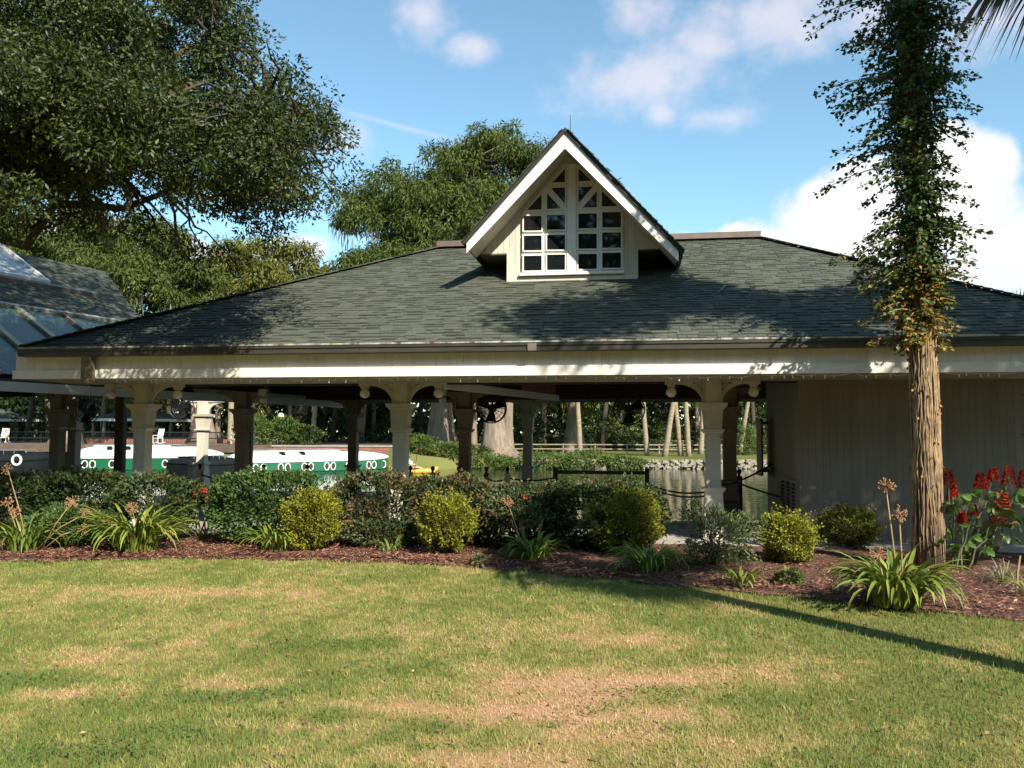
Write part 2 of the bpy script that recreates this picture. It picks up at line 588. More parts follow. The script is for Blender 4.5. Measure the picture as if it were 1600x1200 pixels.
chip_m = M('mulch_chip', (0.17, 0.08, 0.05), 0.9, use_tint=[(0.0, (0.080, 0.034, 0.022)), (0.55, (0.25, 0.105, 0.062)), (1.0, (0.46, 0.27, 0.18))])
skin_m = M('skin', (0.45, 0.27, 0.19), 0.5)
shirt_m = M('white_shirt', (0.78, 0.76, 0.74), 0.8)
kayak_m = M('yellow_plastic', (0.52, 0.31, 0.03), 0.35, coat=0.3)
hair_m = M('dark_hair', (0.03, 0.02, 0.015), 0.6)
far_roof_m = M('far_roof', (0.075, 0.085, 0.055), 0.9, (0.06, 0.068, 0.045), 1.0, 0.3, 8)

# ------------------------------------------------------------------ building frame
A = math.atan(0.15)
D0 = 12.45
B_O = Vector((0, D0, 0))
B_S = Vector((math.cos(A), -math.sin(A), 0))
B_N = Vector((math.sin(A), math.cos(A), 0))
FLOOR = 0.05


def bl(px, py, n):
    """pixel -> (s, z) on the vertical plane n behind the front column line"""
    p = on_plane(px, py, B_O + B_N * n, B_N)
    return (p - B_O).dot(B_S), p.z


def to_b(p):
    q = Vector(p) - B_O
    return Vector((q.dot(B_S), q.dot(B_N), p[2]))


def bw(s, n, z):
    p = B_O + B_S * s + B_N * n
    return Vector((p.x, p.y, z))


# ================================================================== THE SETTING
WATER = -0.8


def shore_far(x):
    """front edge of the far bank"""
    return np.where(x < -8, 56.0, 54.0) + 1.2 * np.sin(x * 0.11) + 0.5 * np.sin(x * 0.37)


def far_height(x, y):
    """ground height on the far bank"""
    e = y - shore_far(x)
    left = 1 / (1 + np.exp(np.clip((x + 6.2) * 4.0, -50, 50)))               # terrace on the left is higher
    h = left * 0.58 + (1 - left) * (-0.16 + np.clip(e, 0, 40) * 0.004)
    return np.where(e > 0, h + 0.05 * np.sin(x * 0.5 + y * 0.3), -2.6)


def sheet(name, xs, ys, zf, mat, kind='structure', tintf=None):
    X, Y = np.meshgrid(xs, ys)
    Z = zf(X, Y)
    V = np.stack([X, Y, Z], -1).reshape(-1, 3)
    nx, ny = len(xs), len(ys)
    i = (np.arange(ny - 1)[:, None] * nx + np.arange(nx - 1)[None, :]).ravel()
    F = np.stack([i, i + 1, i + nx + 1, i + nx], 1)
    t = tintf(X, Y).ravel() if tintf else np.full(nx * ny, 0.5)
    o = np_mesh(name, V, F, t, mat, None, smooth=True)
    tag(o, kind=kind)
    return o


# --- lawn colour: dry patches and weeds, the same function for soil and for blades
dry_spots = [(ground(px, py), rx, ry, w) for px, py, rx, ry, w in [
    (1050, 1060, 0.75, 0.30, 0.8), (850, 1075, 0.9, 0.30, 0.9), (980, 1110, 0.55, 0.26, 0.9), (780, 1110, 0.55, 0.26, 0.8), (350, 1070, 0.35, 0.2, 0.7),
    (560, 1100, 0.6, 0.14, 0.7), (200, 1080, 0.4, 0.14, 0.6), (160, 1025, 0.4, 0.2, 0.5), (80, 1085, 0.35, 0.16, 0.6), (1180, 1040, 0.5, 0.3, 0.5),
    (300, 925, 2.2, 0.45, 0.55), (700, 990, 0.9, 0.4, 0.3), (1190, 1160, 0.22, 0.14, 0.6), (150, 1165, 0.2, 0.1, 0.7), (760, 1190, 0.5, 0.2, 0.8),
    (420, 1135, 0.4, 0.12, 0.5), (270, 1010, 0.5, 0.25, 0.45), (950, 1150, 0.4, 0.12, 0.6), (1000, 1000, 0.9, 0.3, 0.35)]]
weed_spots = [(ground(px, py), rx, ry, w) for px, py, rx, ry, w in [
    (1010, 1085, 0.35, 0.16, 1.0), (930, 1115, 0.3, 0.12, 0.9), (1060, 1145, 0.4, 0.08, 0.8), (520, 1010, 0.9, 0.3, 0.7), (320, 1090, 0.7, 0.2, 0.6), (620, 1045, 0.4, 0.15, 0.7),
    (60, 1065, 0.4, 0.2, 0.8), (500, 1125, 0.6, 0.1, 0.6), (700, 1140, 0.12, 0.08, 1.0), (680, 1170, 0.16, 0.06, 1.0), (220, 1010, 0.4, 0.12, 0.7),
    (130, 1180, 0.5, 0.2, 0.8), (250, 1145, 0.3, 0.1, 0.7)]]


def spots(x, y, lst):
    v = 0.0
    for p, rx, ry, w in lst:
        v = v + w * np.exp(-(((x - p.x) / rx) ** 2 + ((y - p.y) / ry) ** 2) * 1.1)
    return v


def dry_f(x, y):
    n = fbm(x * 1.9 + 3, y * 1.6 + 9, 5)
    n2 = fbm(x * 9 + 31, y * 8 + 2, 3)
    d = 0.22 + (n - 0.5) * 1.0 + (n2 - 0.5) * 1.0 + spots(x, y, dry_spots) * 0.80 - 0.10 * np.clip((x - 1.2) / 1.5, 0, 1) * 2 - 0.45 * weed_f(x, y)
    return np.clip(d, 0, 1)


def weed_f(x, y):
    n2 = fbm(x * 4 + 11, y * 6 + 22, 3)
    return np.clip(spots(x, y, weed_spots) * 1.1 + (n2 - 0.62) * 1.2, 0, 1)


lawn_soil = M('lawn_soil', (0.1, 0.1, 0.04), 0.95, (0.14, 0.095, 0.05), 25, 0.5, 60, spec=0.1, contrast=(0.45, 0.8),
              use_tint=[(0.0, (0.15, 0.150, 0.036)), (0.5, (0.27, 0.195, 0.075)), (1.0, (0.42, 0.24, 0.135))])
grass_m = M('grass_blade', (0.15, 0.18, 0.04), 0.6, spec=0.25, transl=0.25,
            use_tint=[(0.0, (0.125, 0.185, 0.045)), (0.28, (0.250, 0.280, 0.075)), (0.6, (0.400, 0.335, 0.135)), (1.0, (0.54, 0.36, 0.225))])
bank_m = M('bank_grass', (0.075, 0.095, 0.028), 0.95, (0.15, 0.15, 0.05), 0.25, 0.6, 3, spec=0.1, contrast=(0.3, 0.7))


def near_edge(x):
    return 15.2 + 0 * x


def base_z(X, Y):
    z = np.where(Y < near_edge(X), -0.06, -2.6)
    far = far_height(X, Y)
    z = np.where(Y > shore_far(X), far, z)
    return np.where(Y > 130, 0.6 + 0 * X, z)


xs = np.concatenate([np.array([-900, -500, -300, -200, -140]), np.linspace(-100, 100, 101), np.array([140, 200, 300, 500, 900])])
ys = np.concatenate([np.array([-900, -400, -150, -60, -20, 0]), np.linspace(4, 13, 4), np.array([14.9, 15.3]), np.array([20, 30, 40, 48]), np.linspace(51, 60, 46), np.linspace(61, 110, 35), np.array([130, 200, 400, 900, 1500])])
sheet('ground', xs, ys, base_z, bank_m)

sheet('lawn', np.linspace(-14, 14, 281), np.linspace(-6, 11.6, 221), lambda X, Y: 0.012 * (fbm(X * 1.2, Y * 1.2, 3) - 0.5), lawn_soil, tintf=dry_f)

# water
wm = bpy.data.materials.new('lake_water')
wm.use_nodes = True
wnn, wll = wm.node_tree.nodes, wm.node_tree.links
wp = wnn['Principled BSDF']
wp.inputs['Base Color'].default_value = (0.028, 0.036, 0.016, 1)
wp.inputs['Roughness'].default_value = 0.04
wp.inputs['IOR'].default_value = 1.33
wp.inputs['Specular IOR Level'].default_value = 0.6
g_ = wnn.new('ShaderNodeNewGeometry')
m_ = wnn.new('ShaderNodeMapping')
m_.inputs['Scale'].default_value = (0.5, 1.6, 1)
wll.new(g_.outputs['Position'], m_.inputs[0])
n_ = wnn.new('ShaderNodeTexNoise')
n_.inputs['Scale'].default_value = 1.3
n_.inputs['Detail'].default_value = 3
wll.new(m_.outputs[0], n_.inputs['Vector'])
b_ = wnn.new('ShaderNodeBump')
b_.inputs['Strength'].default_value = 0.16
b_.inputs['Distance'].default_value = 0.12
wll.new(n_.outputs[0], b_.inputs['Height'])
wll.new(b_.outputs[0], wp.inputs['Normal'])
w_ = MB()
w_.add([(-400, 13.2, WATER), (400, 13.2, WATER), (400, 70, WATER), (-400, 70, WATER)], [(0, 1, 2, 3)])
tag(w_.build('lake', wm), kind='structure')

# mulch bed: from the lawn edge to the slab
edge_px = [(-500, 890), (-200, 884), (0, 879), (150, 876), (300, 873), (500, 876), (640, 880), (760, 888), (880, 899), (1000, 911), (1120, 922), (1240, 933), (1350, 947), (1450, 958), (1550, 966), (1600, 970), (1750, 990)]
EDGE = [ground(*p) for p in edge_px]
EX = np.array([p.x for p in EDGE])
EY = np.array([p.y for p in EDGE])
SLAB_N = -0.75


def bed_front(x):
    return np.interp(x, EX, EY) + 0.05 * np.sin(x * 7.0) + 0.03 * np.sin(x * 17.0)


def bed_back(x):
    return D0 + SLAB_N / math.cos(A) - 0.15 * x - 0.005


mx = np.linspace(-13, 13, 300)
T = np.linspace(0, 1, 40)
X, TT = np.meshgrid(mx, T)
Yb = bed_front(X) + (bed_back(X) - bed_front(X)) * TT
Zb = 0.005 + 0.045 * np.clip(TT * 6, 0, 1) + 0.03 * (fbm(X * 3, Yb * 3, 4) - 0.4)
V = np.stack([X, Yb, Zb], -1).reshape(-1, 3)
i = (np.arange(39)[:, None] * 300 + np.arange(299)[None, :]).ravel()
tag(np_mesh('mulch_bed', V, np.stack([i, i + 1, i + 301, i + 300], 1), np.full(len(V), 0.5), mulch_m, smooth=True), kind='structure')
nchip = 42000
cx = RS.uniform(-9.5, 9.5, nchip)
ct = RS.beta(0.9, 1.5, nchip)
cy = bed_front(cx) - 0.06 + (bed_back(cx) - bed_front(cx)) * ct
cz = 0.05 + 0.015 * RS.rand(nchip) - 0.04 * (ct < 0.05)
ang = RS.uniform(0, 2 * PI, nchip)
Dv = np.stack([np.cos(ang), np.sin(ang), RS.normal(0, 0.25, nchip)], 1)
Nv = np.stack([RS.normal(0, 0.4, nchip), RS.normal(0, 0.4, nchip), np.ones(nchip)], 1)
tag(leaf_mesh('mulch_chips', np.stack([cx, cy, cz], 1), Dv, Nv, RS.uniform(0.03, 0.095, nchip), RS.uniform(0.008, 0.022, nchip), RS.beta(1.6, 2.2, nchip), chip_m),
    'shredded red-brown bark mulch strewn over the planting bed', 'mulch', kind='stuff')

# grass blades
nbl = 330000
gy = 2.9 + 8.6 * RS.rand(nbl) ** 1.35
gx = RS.uniform(-1, 1, nbl) * (0.70 * gy + 1.3)
keep = gy < bed_front(gx) + RS.normal(0, 0.035, nbl) + 0.03
gx, gy = gx[keep], gy[keep]
dv = dry_f(gx, gy)
wv = weed_f(gx, gy)
keep = RS.rand(len(gx)) > 0.55 * np.clip(dv - 0.55, 0, 1)
gx, gy, dv, wv = gx[keep], gy[keep], dv[keep], wv[keep]
nb_ = len(gx)
lush = np.exp(-(((gx + 0.75) / 0.7) ** 2 + ((gy - 3.55) / 0.35) ** 2)) + np.exp(-(((gx - 0.06) / 0.05) ** 2 + ((gy - 4.62) / 0.05) ** 2)) * 1.3
tall = np.where(RS.rand(nb_) < .07, RS.uniform(1.3, 2.1, nb_), 1.0)
hgt = tall * RS.uniform(0.018, 0.046, nb_) * (1 + 1.2 * lush) * (1.05 - 0.35 * dv)
ang = RS.uniform(0, 2 * PI, nb_)
lean = np.abs(RS.normal(0, 0.55, nb_)) + 0.35 * dv
Dv = np.stack([np.cos(ang) * lean, np.sin(ang) * lean, np.ones(nb_)], 1)
Nv = rand_dirs(nb_) + np.array([[0.2, -0.8, 0.3]])
wid = RS.uniform(0.003, 0.0062, nb_) * (1 + 0.10 * np.clip(gy - 4, 0, 6))
tt = np.clip(dv * 0.95 + RS.normal(0, 0.13, nb_) - 0.20 * wv, 0, 1)
tag(leaf_mesh('grass', np.stack([gx, gy, np.full(nb_, -0.006)], 1), Dv, Nv, hgt, wid, tt, grass_m),
    'mown lawn grass, green with straw-coloured dry patches', 'grass', kind='stuff')
# clover-like weeds in the darker patches
nw = 60000
wy = RS.uniform(3.2, 8.5, nw)
wx = RS.uniform(-1, 1, nw) * (0.68 * wy + 0.8)
keep = (RS.rand(nw) < weed_f(wx, wy) ** 1.3) & (wy < bed_front(wx))
wx, wy = wx[keep], wy[keep]
nw = len(wx)
ang = RS.uniform(0, 2 * PI, nw)
weed_leaf = leafmat('weed_leaf', (0.04, 0.085, 0.022), (0.075, 0.135, 0.035), (0.14, 0.20, 0.06), 0.2, 0.6, 0.2)
tag(leaf_mesh('clover', np.stack([wx, wy, RS.uniform(0.01, 0.045, nw)], 1), np.stack([np.cos(ang), np.sin(ang), RS.normal(0.1, 0.3, nw)], 1),
              np.stack([RS.normal(0, 0.4, nw), RS.normal(0, 0.4, nw), np.ones(nw)], 1), RS.uniform(0.016, 0.034, nw), RS.uniform(0.008, 0.017, nw), RS.beta(2, 2, nw), weed_leaf),
    'low dark green clover growing in patches of the lawn', 'clover', kind='stuff')

# paved dock floor
fl = MB()
s_l, s_r = -9.5, 10.0
fl.prism([(s_l, SLAB_N, -0.75), (s_r, SLAB_N, -0.75), (s_r, 2.3, -0.75), (0.35, 2.3, -0.75), (0.35, 7.9, -0.75), (s_l, 7.9, -0.75)], (0, 0, 0.75 + FLOOR))
o = fl.build('pavement', concrete)
o.location = B_O
o.rotation_euler = (0, 0, -A)
tag(o, kind='structure')

# ================================================================== THE PAVILION
pav = empty('boat_pavilion', B_O, -A)
tag(pav, 'open-sided cream boat pavilion with grey-green shingled hip roof and gabled dormer', 'pavilion')
EAVE_N, EAVE_Z = -1.60, 2.84
RIDGE_N = 3.40
RIDGE_Z = bl(1120, 373, RIDGE_N)[1]
REAR_N = 2 * RIDGE_N - EAVE_N
run, rise = RIDGE_N - EAVE_N, RIDGE_Z - EAVE_Z
SLOPE = math.hypot(run, rise)
rl_s = bl(690, 384, RIDGE_N)[0]
rr_s = bl(1185, 369, RIDGE_N)[0]


def roof_pt(px, py):
    """pixel -> (s, t) on the front roof slope; t runs 0 at the eave to 1 at the ridge"""
    nl = Vector((0, -rise, run)).normalized()
    nw = B_N * nl.y + Vector((0, 0, nl.z))
    p = to_b(on_plane(px, py, bw(0, EAVE_N, EAVE_Z), nw))
    return p.x, (p.y - EAVE_N) / run


q = roof_pt(1600, 466)
el_r = rr_s + (q[0] - rr_s) / (1 - q[1])
q = roof_pt(330, 472)
el_l = rl_s + (q[0] - rl_s) / (1 - q[1])
print('roof', RIDGE_Z, rl_s, rr_s, el_l, el_r)


def rp(s, t, h=0.0):
    """point on the front slope in pavilion coordinates, h above it"""
    return Vector((s, EAVE_N + run * t - h * rise / SLOPE, EAVE_Z + rise * t + h * run / SLOPE))


# solid roof deck (four slopes) with thickness
dk = MB()
up = [(el_l, EAVE_N, EAVE_Z), (el_r, EAVE_N, EAVE_Z), (el_r, REAR_N, EAVE_Z), (el_l, REAR_N, EAVE_Z), (rl_s, RIDGE_N, RIDGE_Z), (rr_s, RIDGE_N, RIDGE_Z)]
lo = [(x, y, z - 0.06) for x, y, z in up]
dk.add(up + lo, [(0, 1, 5, 4), (1, 2, 5), (2, 3, 4, 5), (3, 0, 4), (6, 10, 11, 7), (7, 11, 8), (8, 11, 10, 9), (9, 10, 6), (0, 6, 7, 1), (1, 7, 8, 2), (2, 8, 9, 3), (3, 9, 6, 0)])
roof = dk.build('roof', deck_m, pav)

# dormer footprint on the slope (no shingles inside)
DW_N = 1.01            # dormer wall plane
DF_N = 0.18            # rake front plane
d_l, d_base_z = bl(793, 443, DW_N)
d_r = bl(996, 436, DW_N)[0]

exposure = 0.122
rows = int(SLOPE / exposure) + 1
tab_meshes = []
for k in range(8):
    m_ = MB()
    hgt_t = random.choice([0.006, 0.012, 0.018])
    tk = 0.30 + 0.60 * (k // 2) / 3
    bnd = 0.55 if k % 2 else 1.0
    hb = hgt_t + (0.004 - hgt_t) * bnd
    m_.hexa([(0, 0, -0.004), (1, 0, -0.004), (1, bnd, -0.004), (0, bnd, -0.004), (0.0, 0, hgt_t), (1.0, 0, hgt_t), (1, bnd, hb), (0, bnd, hb)], tk)
    if k % 2:
        m_.hexa([(0, bnd, -0.004), (1, bnd, -0.004), (1, 1, -0.004), (0, 1, -0.004), (0.0, bnd, hb), (1.0, bnd, hb), (1, 1, .004), (0, 1, .004)], 0.0)
    tab_meshes.append(m_.mesh('shingle', shingle_m))
slope_ang = math.atan2(rise, run)
rest = MB()
n_single = 0
rr_ = random.Random(5)
shingle_sites = []
for r in range(rows):
    t0 = r * exposure / SLOPE
    s0 = el_l + (rl_s - el_l) * t0 + rr_.uniform(-0.2, 0.0)
    s1 = el_r + (rr_s - el_r) * t0
    s = s0
    while s < s1:
        w = rr_.choice([0.09, 0.12, 0.15, 0.19, 0.24, 0.29])
        a, b = max(s, el_l + (rl_s - el_l) * t0), min(s + w, s1)
        s += w
        if b - a < 0.03:
            continue
        shingle_sites.append((r, a, b))
for (r, a, b) in shingle_sites:
    t0 = r * exposure / SLOPE
    p = rp(a, t0, 0.0)
    ln = min(exposure * 1.12, max(0.02, SLOPE - r * exposure))
    mid = (a + b) / 2
    if EAVE_N + run * t0 > DW_N - 0.02 and d_l - 0.02 < mid < d_r + 0.02 and r < rows:
        if EAVE_N + run * t0 > DW_N + 0.1:
            continue
    view_ok = -6.2 < mid < 6.2
    if r <= 5 and view_ok and n_single < 300:
        ob = link('shingle', rr_.choice(tab_meshes), roof)
        ob.location = p
        ob.rotation_euler = (slope_ang, 0, 0)
        ob.scale = ((b - a) - 0.006, ln, 1)
        n_single += 1
    else:
        h = rr_.choice([0.006, 0.012, 0.018])
        g = 0.003
        e = ln / SLOPE
        bnd = e * (0.55 if rr_.random() < .5 else 1.0)
        hb = h + (0.004 - h) * bnd / e
        rest.hexa([rp(a + g, t0, -0.004), rp(b - g, t0, -0.004), rp(b - g, t0 + bnd, -0.004), rp(a + g, t0 + bnd, -0.004),
                   rp(a + g, t0, h), rp(b - g, t0, h), rp(b - g, t0 + bnd, hb), rp(a + g, t0 + bnd, hb)], rr_.uniform(.3, .9))
        if bnd < e:
            rest.hexa([rp(a + g, t0 + bnd, -0.004), rp(b - g, t0 + bnd, -0.004), rp(b - g, t0 + e, -0.004), rp(a + g, t0 + e, -0.004),
                       rp(a + g, t0 + bnd, hb), rp(b - g, t0 + bnd, hb), rp(b - g, t0 + e, 0.004), rp(a + g, t0 + e, 0.004)], 0.0)
tag(rest.build('shingles', shingle_m, roof), kind='stuff')
# hip caps
for (sa, sb) in ((el_l, rl_s), (el_r, rr_s)):
    hc = MB()
    a_, b_2 = rp(sa, 0), rp(sb, 1)
    d_ = (b_2 - a_)
    nn = int(d_.length / 0.15)
    for i in range(nn):
        p0, p1 = a_ + d_ * (i / nn), a_ + d_ * min(1, ((i + 1.15) / nn))
        hc.bar(p0 + Vector((0, -0.01, 0.028)), p1 + Vector((0, -0.01, 0.016)), 0.22, 0.018, tint=rr_.random() * 0.8)
    tag(hc.build('hip_cap', shingle_m, roof), kind='stuff')
# ridge vents, one on each side of the dormer
for (pa, pb) in ((686, 775), (1020, 1186)):
    rv = MB()
    a_, b_2 = bl(pa, 380, RIDGE_N)[0], bl(pb, 370, RIDGE_N)[0]
    rv.box(a_, b_2, RIDGE_N - 0.20, RIDGE_N + 0.20, RIDGE_Z - 0.03, RIDGE_Z + 0.06)
    rv.box(a_ - 0.02, b_2 + 0.02, RIDGE_N - 0.12, RIDGE_N + 0.12, RIDGE_Z + 0.062, RIDGE_Z + 0.10)
    rv.build('ridge_vent', brown_metal, roof)
# lightning rod behind the dormer peak
lr = MB()
s_, z_ = bl(891, 180, 2.2)
lr.tube([(s_, 2.2, RIDGE_Z), (s_, 2.2, z_)], [0.012, 0.006], 6)
lr.build('lightning_rod', black_iron, roof)
# loose twig lying on the slope
tw = MB()
a_, b_2 = roof_pt(1122, 460), roof_pt(1133, 449)
tw.tube([rp(*a_, 0.03), rp((a_[0] + b_2[0]) / 2 + 0.02, (a_[1] + b_2[1]) / 2, 0.05), rp(*b_2, 0.03)], 0.009, 5)
tw.build('fallen_twig', twig_m, roof)

# gutter, frieze, fascia, soffit
FAS_N = -1.45
FAS_Z = 2.38
fz_top, fz_bot = 2.74, 2.51
f_l = bl(22, 575, FAS_N)[0]
f_r = el_r - 0.12
gt = MB()
gt.box(el_l, el_r, EAVE_N - 0.03, EAVE_N + 0.02, 2.705, 2.795)
gt.box(el_l, el_r, EAVE_N + 0.02, FAS_N + 0.02, 2.705, 2.72)
gt.box(el_l, el_r, EAVE_N - 0.045, EAVE_N - 0.032, 2.775, 2.812)
gutter = gt.build('gutter', gutter_m, pav)
ge = MB()
s = el_l
while s < el_r:
    w = rr_.uniform(0.25, 0.7)
    ge.box(s, min(el_r, s + w - 0.006), EAVE_N - 0.052, EAVE_N - 0.024, 2.814, 2.834 + rr_.uniform(0, 0.006))
    s += w
ge.build('drip_edge', gutter_edge, gutter)
for px in (832, 1365):
    b_ = MB()
    s_ = bl(px, 540, EAVE_N)[0]
    b_.box(s_ - 0.06, s_ + 0.06, EAVE_N - 0.056, EAVE_N - 0.048, 2.70, 2.80)
    b_.build('gutter_joint', brown_metal, gutter)
ds = MB()
s_ = bl(140, 575, FAS_N - 0.07)[0]
ds.box(s_ - 0.075, s_ + 0.075, FAS_N - 0.16, FAS_N - 0.045, 2.30, 2.72)
ds.build('downspout', M('mossy_metal', (0.10, 0.11, 0.07), 0.6, (0.20, 0.12, 0.08), 7, 0.2, 30, contrast=(0.4, 0.6)), gutter)

fr = MB()
fr.box(f_l + 0.03, f_r, FAS_N + 0.025, FAS_N + 0.06, fz_bot - 0.05, fz_top + 0.02)
frieze = fr.build('frieze', cream, pav)
bmesh_ = MB().box(0.001, 0.099, 0, 0.022, 0, fz_top - fz_bot + 0.015).mesh('frieze_board', M('frieze_paint', (0.70, 0.67, 0.60), 0.6, (0.62, 0.58, 0.51), 3.0, 0.12, 60, stretch=(3, 3, 0.4), rnd=0.03))
k = 0
while f_l + 0.03 + (k + 1) * 0.1 < f_r:
    ob = link('frieze_board', bmesh_, frieze)
    ob.location = (f_l + 0.03 + k * 0.1, FAS_N, fz_bot)
    k += 1
for i in range(5):
    a_, b_2 = f_l + (f_r - f_l) * i / 5, f_l + (f_r - f_l) * (i + 1) / 5
    m_ = MB()
    m_.box(a_ + 0.0015, b_2 - 0.0015, FAS_N - 0.03, FAS_N + 0.02, FAS_Z, fz_bot - 0.002)
    m_.build('fascia_board', white_paint, pav)
rf = MB()
rf.box(f_l, f_r, REAR_N - 0.18, REAR_N - 0.12, FAS_Z, 2.76)
rf.box(f_l, f_l + 0.05, FAS_N + 0.08, REAR_N - 0.2, FAS_Z, 2.74)
rf.box(f_r - 0.05, f_r, FAS_N + 0.08, REAR_N - 0.2, FAS_Z, 2.74)
rf.build('rear_fascia', M('brown_trim', (0.20, 0.17, 0.13), 0.6, (0.15, 0.125, 0.095), 3), pav)
sf = MB()
sf.box(f_l + 0.06, f_r - 0.06, FAS_N + 0.065, 0.14, 2.385, 2.40)
sf.build('soffit', M('soffit_paint', (0.42, 0.38, 0.29), 0.6, (0.35, 0.31, 0.23), 3), pav)
bm_ = MB()
bm_.box(f_l + 0.1, f_r - 0.1, 0.145, 0.26, 2.36, 3.02)
for n0 in (3.0, 6.9):
    bm_.box(f_l + 0.1, f_r - 0.1, n0 - 0.08, n0 + 0.08, 2.70 if n0 < 5 else 2.40, 2.98)
for px, n0 in ((225, 0), (627, 0), (1113, 0)):
    s_ = bl(px, 600, n0)[0]
    bm_.box(s_ - 0.07, s_ + 0.07, 0.27, 2.9, 2.74, 2.98)
    bm_.box(s_ - 0.07, s_ + 0.07, 3.1, 6.8, 2.74, 2.98)
bm_.build('beam', ceiling_m, pav)
ce = MB()
n0 = 0.27
while n0 < 6.8:
    ce.box(f_l + 0.06, f_r - 0.06, n0, n0 + 0.138, 2.99, 3.01)
    n0 += 0.14
ce.box(f_l + 0.06, f_r - 0.06, 7.0, REAR_N - 0.2, 2.40, 2.415)
ce.build('ceiling', ceiling_m, pav)

# columns
shaft_p = MB().frustum(0, 0, 0.80, 0.105, 1.60, 0.105)
neck_me = MB().frustum(0, 0, 2.05, 0.112, 2.384, 0.112).mesh('neck', cream_board)
ped_p = MB().frustum(0, 0, FLOOR, 0.165, 0.74, 0.122).frustum(0, 0, 0.74, 0.135, 0.765, 0.150).frustum(0, 0, 0.766, 0.160, 0.80, 0.163)
cap_p = MB().frustum(0, 0, 1.60, 0.128, 1.63, 0.145).frustum(0, 0, 1.631, 0.158, 1.665, 0.160).frustum(0, 0, 1.667, 0.122, 1.95, 0.142)
cap_p.frustum(0, 0, 1.951, 0.155, 1.985, 0.170).frustum(0, 0, 1.987, 0.190, 2.05, 0.205)
inner_shade = M('inner_column_shade', (0.24, 0.19, 0.14), 0.65, (0.18, 0.14, 0.10), 3.0, 0.12, 50)  # roof shade on the inner columns put into a darker paint colour
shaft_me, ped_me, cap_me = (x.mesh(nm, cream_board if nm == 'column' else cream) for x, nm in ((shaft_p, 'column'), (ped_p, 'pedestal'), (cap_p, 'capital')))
dk_me = [x.mesh(nm, inner_shade) for x, nm in ((shaft_p, 'column'), (ped_p, 'pedestal'), (cap_p, 'capital'), (MB().frustum(0, 0, 2.05, 0.112, 2.384, 0.112), 'neck'))]


def bracket_mesh(sg, mat_=None):
    m_ = MB()
    pts = []
    for i in range(9):
        a = PI / 2 * i / 8
        pts.append(Vector((sg * (0.115 + 0.40 * (1 - math.cos(a))), 0, 2.06 + 0.31 * math.sin(a))))
    for a, b in zip(pts[:-1], pts[1:]):
        m_.bar(a, b, 0.07, 0.035, up=(0, 1, 0))
    m_.box(min(sg * .115, sg * .14), max(sg * .115, sg * .14), -0.04, 0.04, 2.052, 2.384)
    m_.box(min(sg * .142, sg * .55), max(sg * .142, sg * .55), -0.04, 0.04, 2.358, 2.3845)
    for i in (3, 4, 5):
        m_.bar((sg * 0.14, 0, 2.36), pts[i], 0.03, 0.012, up=(0, 1, 0))
    return m_.mesh('bracket', mat_ or cream)


br_me = [bracket_mesh(-1), bracket_mesh(1)]
br_dk = [bracket_mesh(-1, inner_shade), bracket_mesh(1, inner_shade)]
front_cols = [(px, bl(px, 640, 0.0)[0], 0.0) for px in (225, 627, 1113)]
mid_cols = [(px, bl(px, 640, n)[0], n) for px, n in ((92, 2.6), (380, 2.7), (727, 3.0), (1139, 1.95))]
rear_cols = [(px, bl(px, 640, n)[0], n) for px, n in ((318, 7.1), (553, 6.6), (825, 6.9), (118, 5.4))]
for row, cols in (('f', front_cols), ('m', mid_cols), ('r', rear_cols)):
    for px, s_, n_0 in cols:
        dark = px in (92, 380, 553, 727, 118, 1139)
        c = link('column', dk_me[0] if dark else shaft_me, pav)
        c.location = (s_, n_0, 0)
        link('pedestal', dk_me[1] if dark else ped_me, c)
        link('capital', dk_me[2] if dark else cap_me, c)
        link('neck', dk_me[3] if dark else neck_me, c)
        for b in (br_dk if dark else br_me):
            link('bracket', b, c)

# enclosed room at the right-hand end
W_S = bl(1250, 700, 0.0)[0]
W_R = f_r - 0.5
W_BACK = 3.0
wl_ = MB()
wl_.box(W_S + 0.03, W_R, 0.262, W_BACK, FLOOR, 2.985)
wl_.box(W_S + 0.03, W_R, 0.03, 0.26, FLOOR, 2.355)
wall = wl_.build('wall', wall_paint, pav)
wb = MB().box(0.0014, 0.0986, 0, 0.028, FLOOR, 2.384).mesh('siding_board', wall_paint)
k = 0
while W_S + 0.02 + (k + 1) * 0.1 < W_R:
    ob = link('siding_board', wb, wall)
    ob.location = (W_S + 0.02 + k * 0.1, 0, 0)
    k += 1
wb2 = MB().box(0, 0.028, 0.0012, 0.0988, FLOOR, 2.69).mesh('siding_board', wall_paint)
for k in range(29):
    ob = link('siding_board', wb2, wall)
    ob.location = (W_S, 0.032 + k * 0.1, 0)
    if k < 2:
        ob.scale = (1, 1, 2.38 / 2.69)
        ob.location.z = FLOOR * (1 - 2.38 / 2.69)
cb = MB().box(W_S - 0.012, W_S + 0.018, -0.012, 0.030, FLOOR, 2.384)
cb.build('corner_trim', wall_paint, wall)
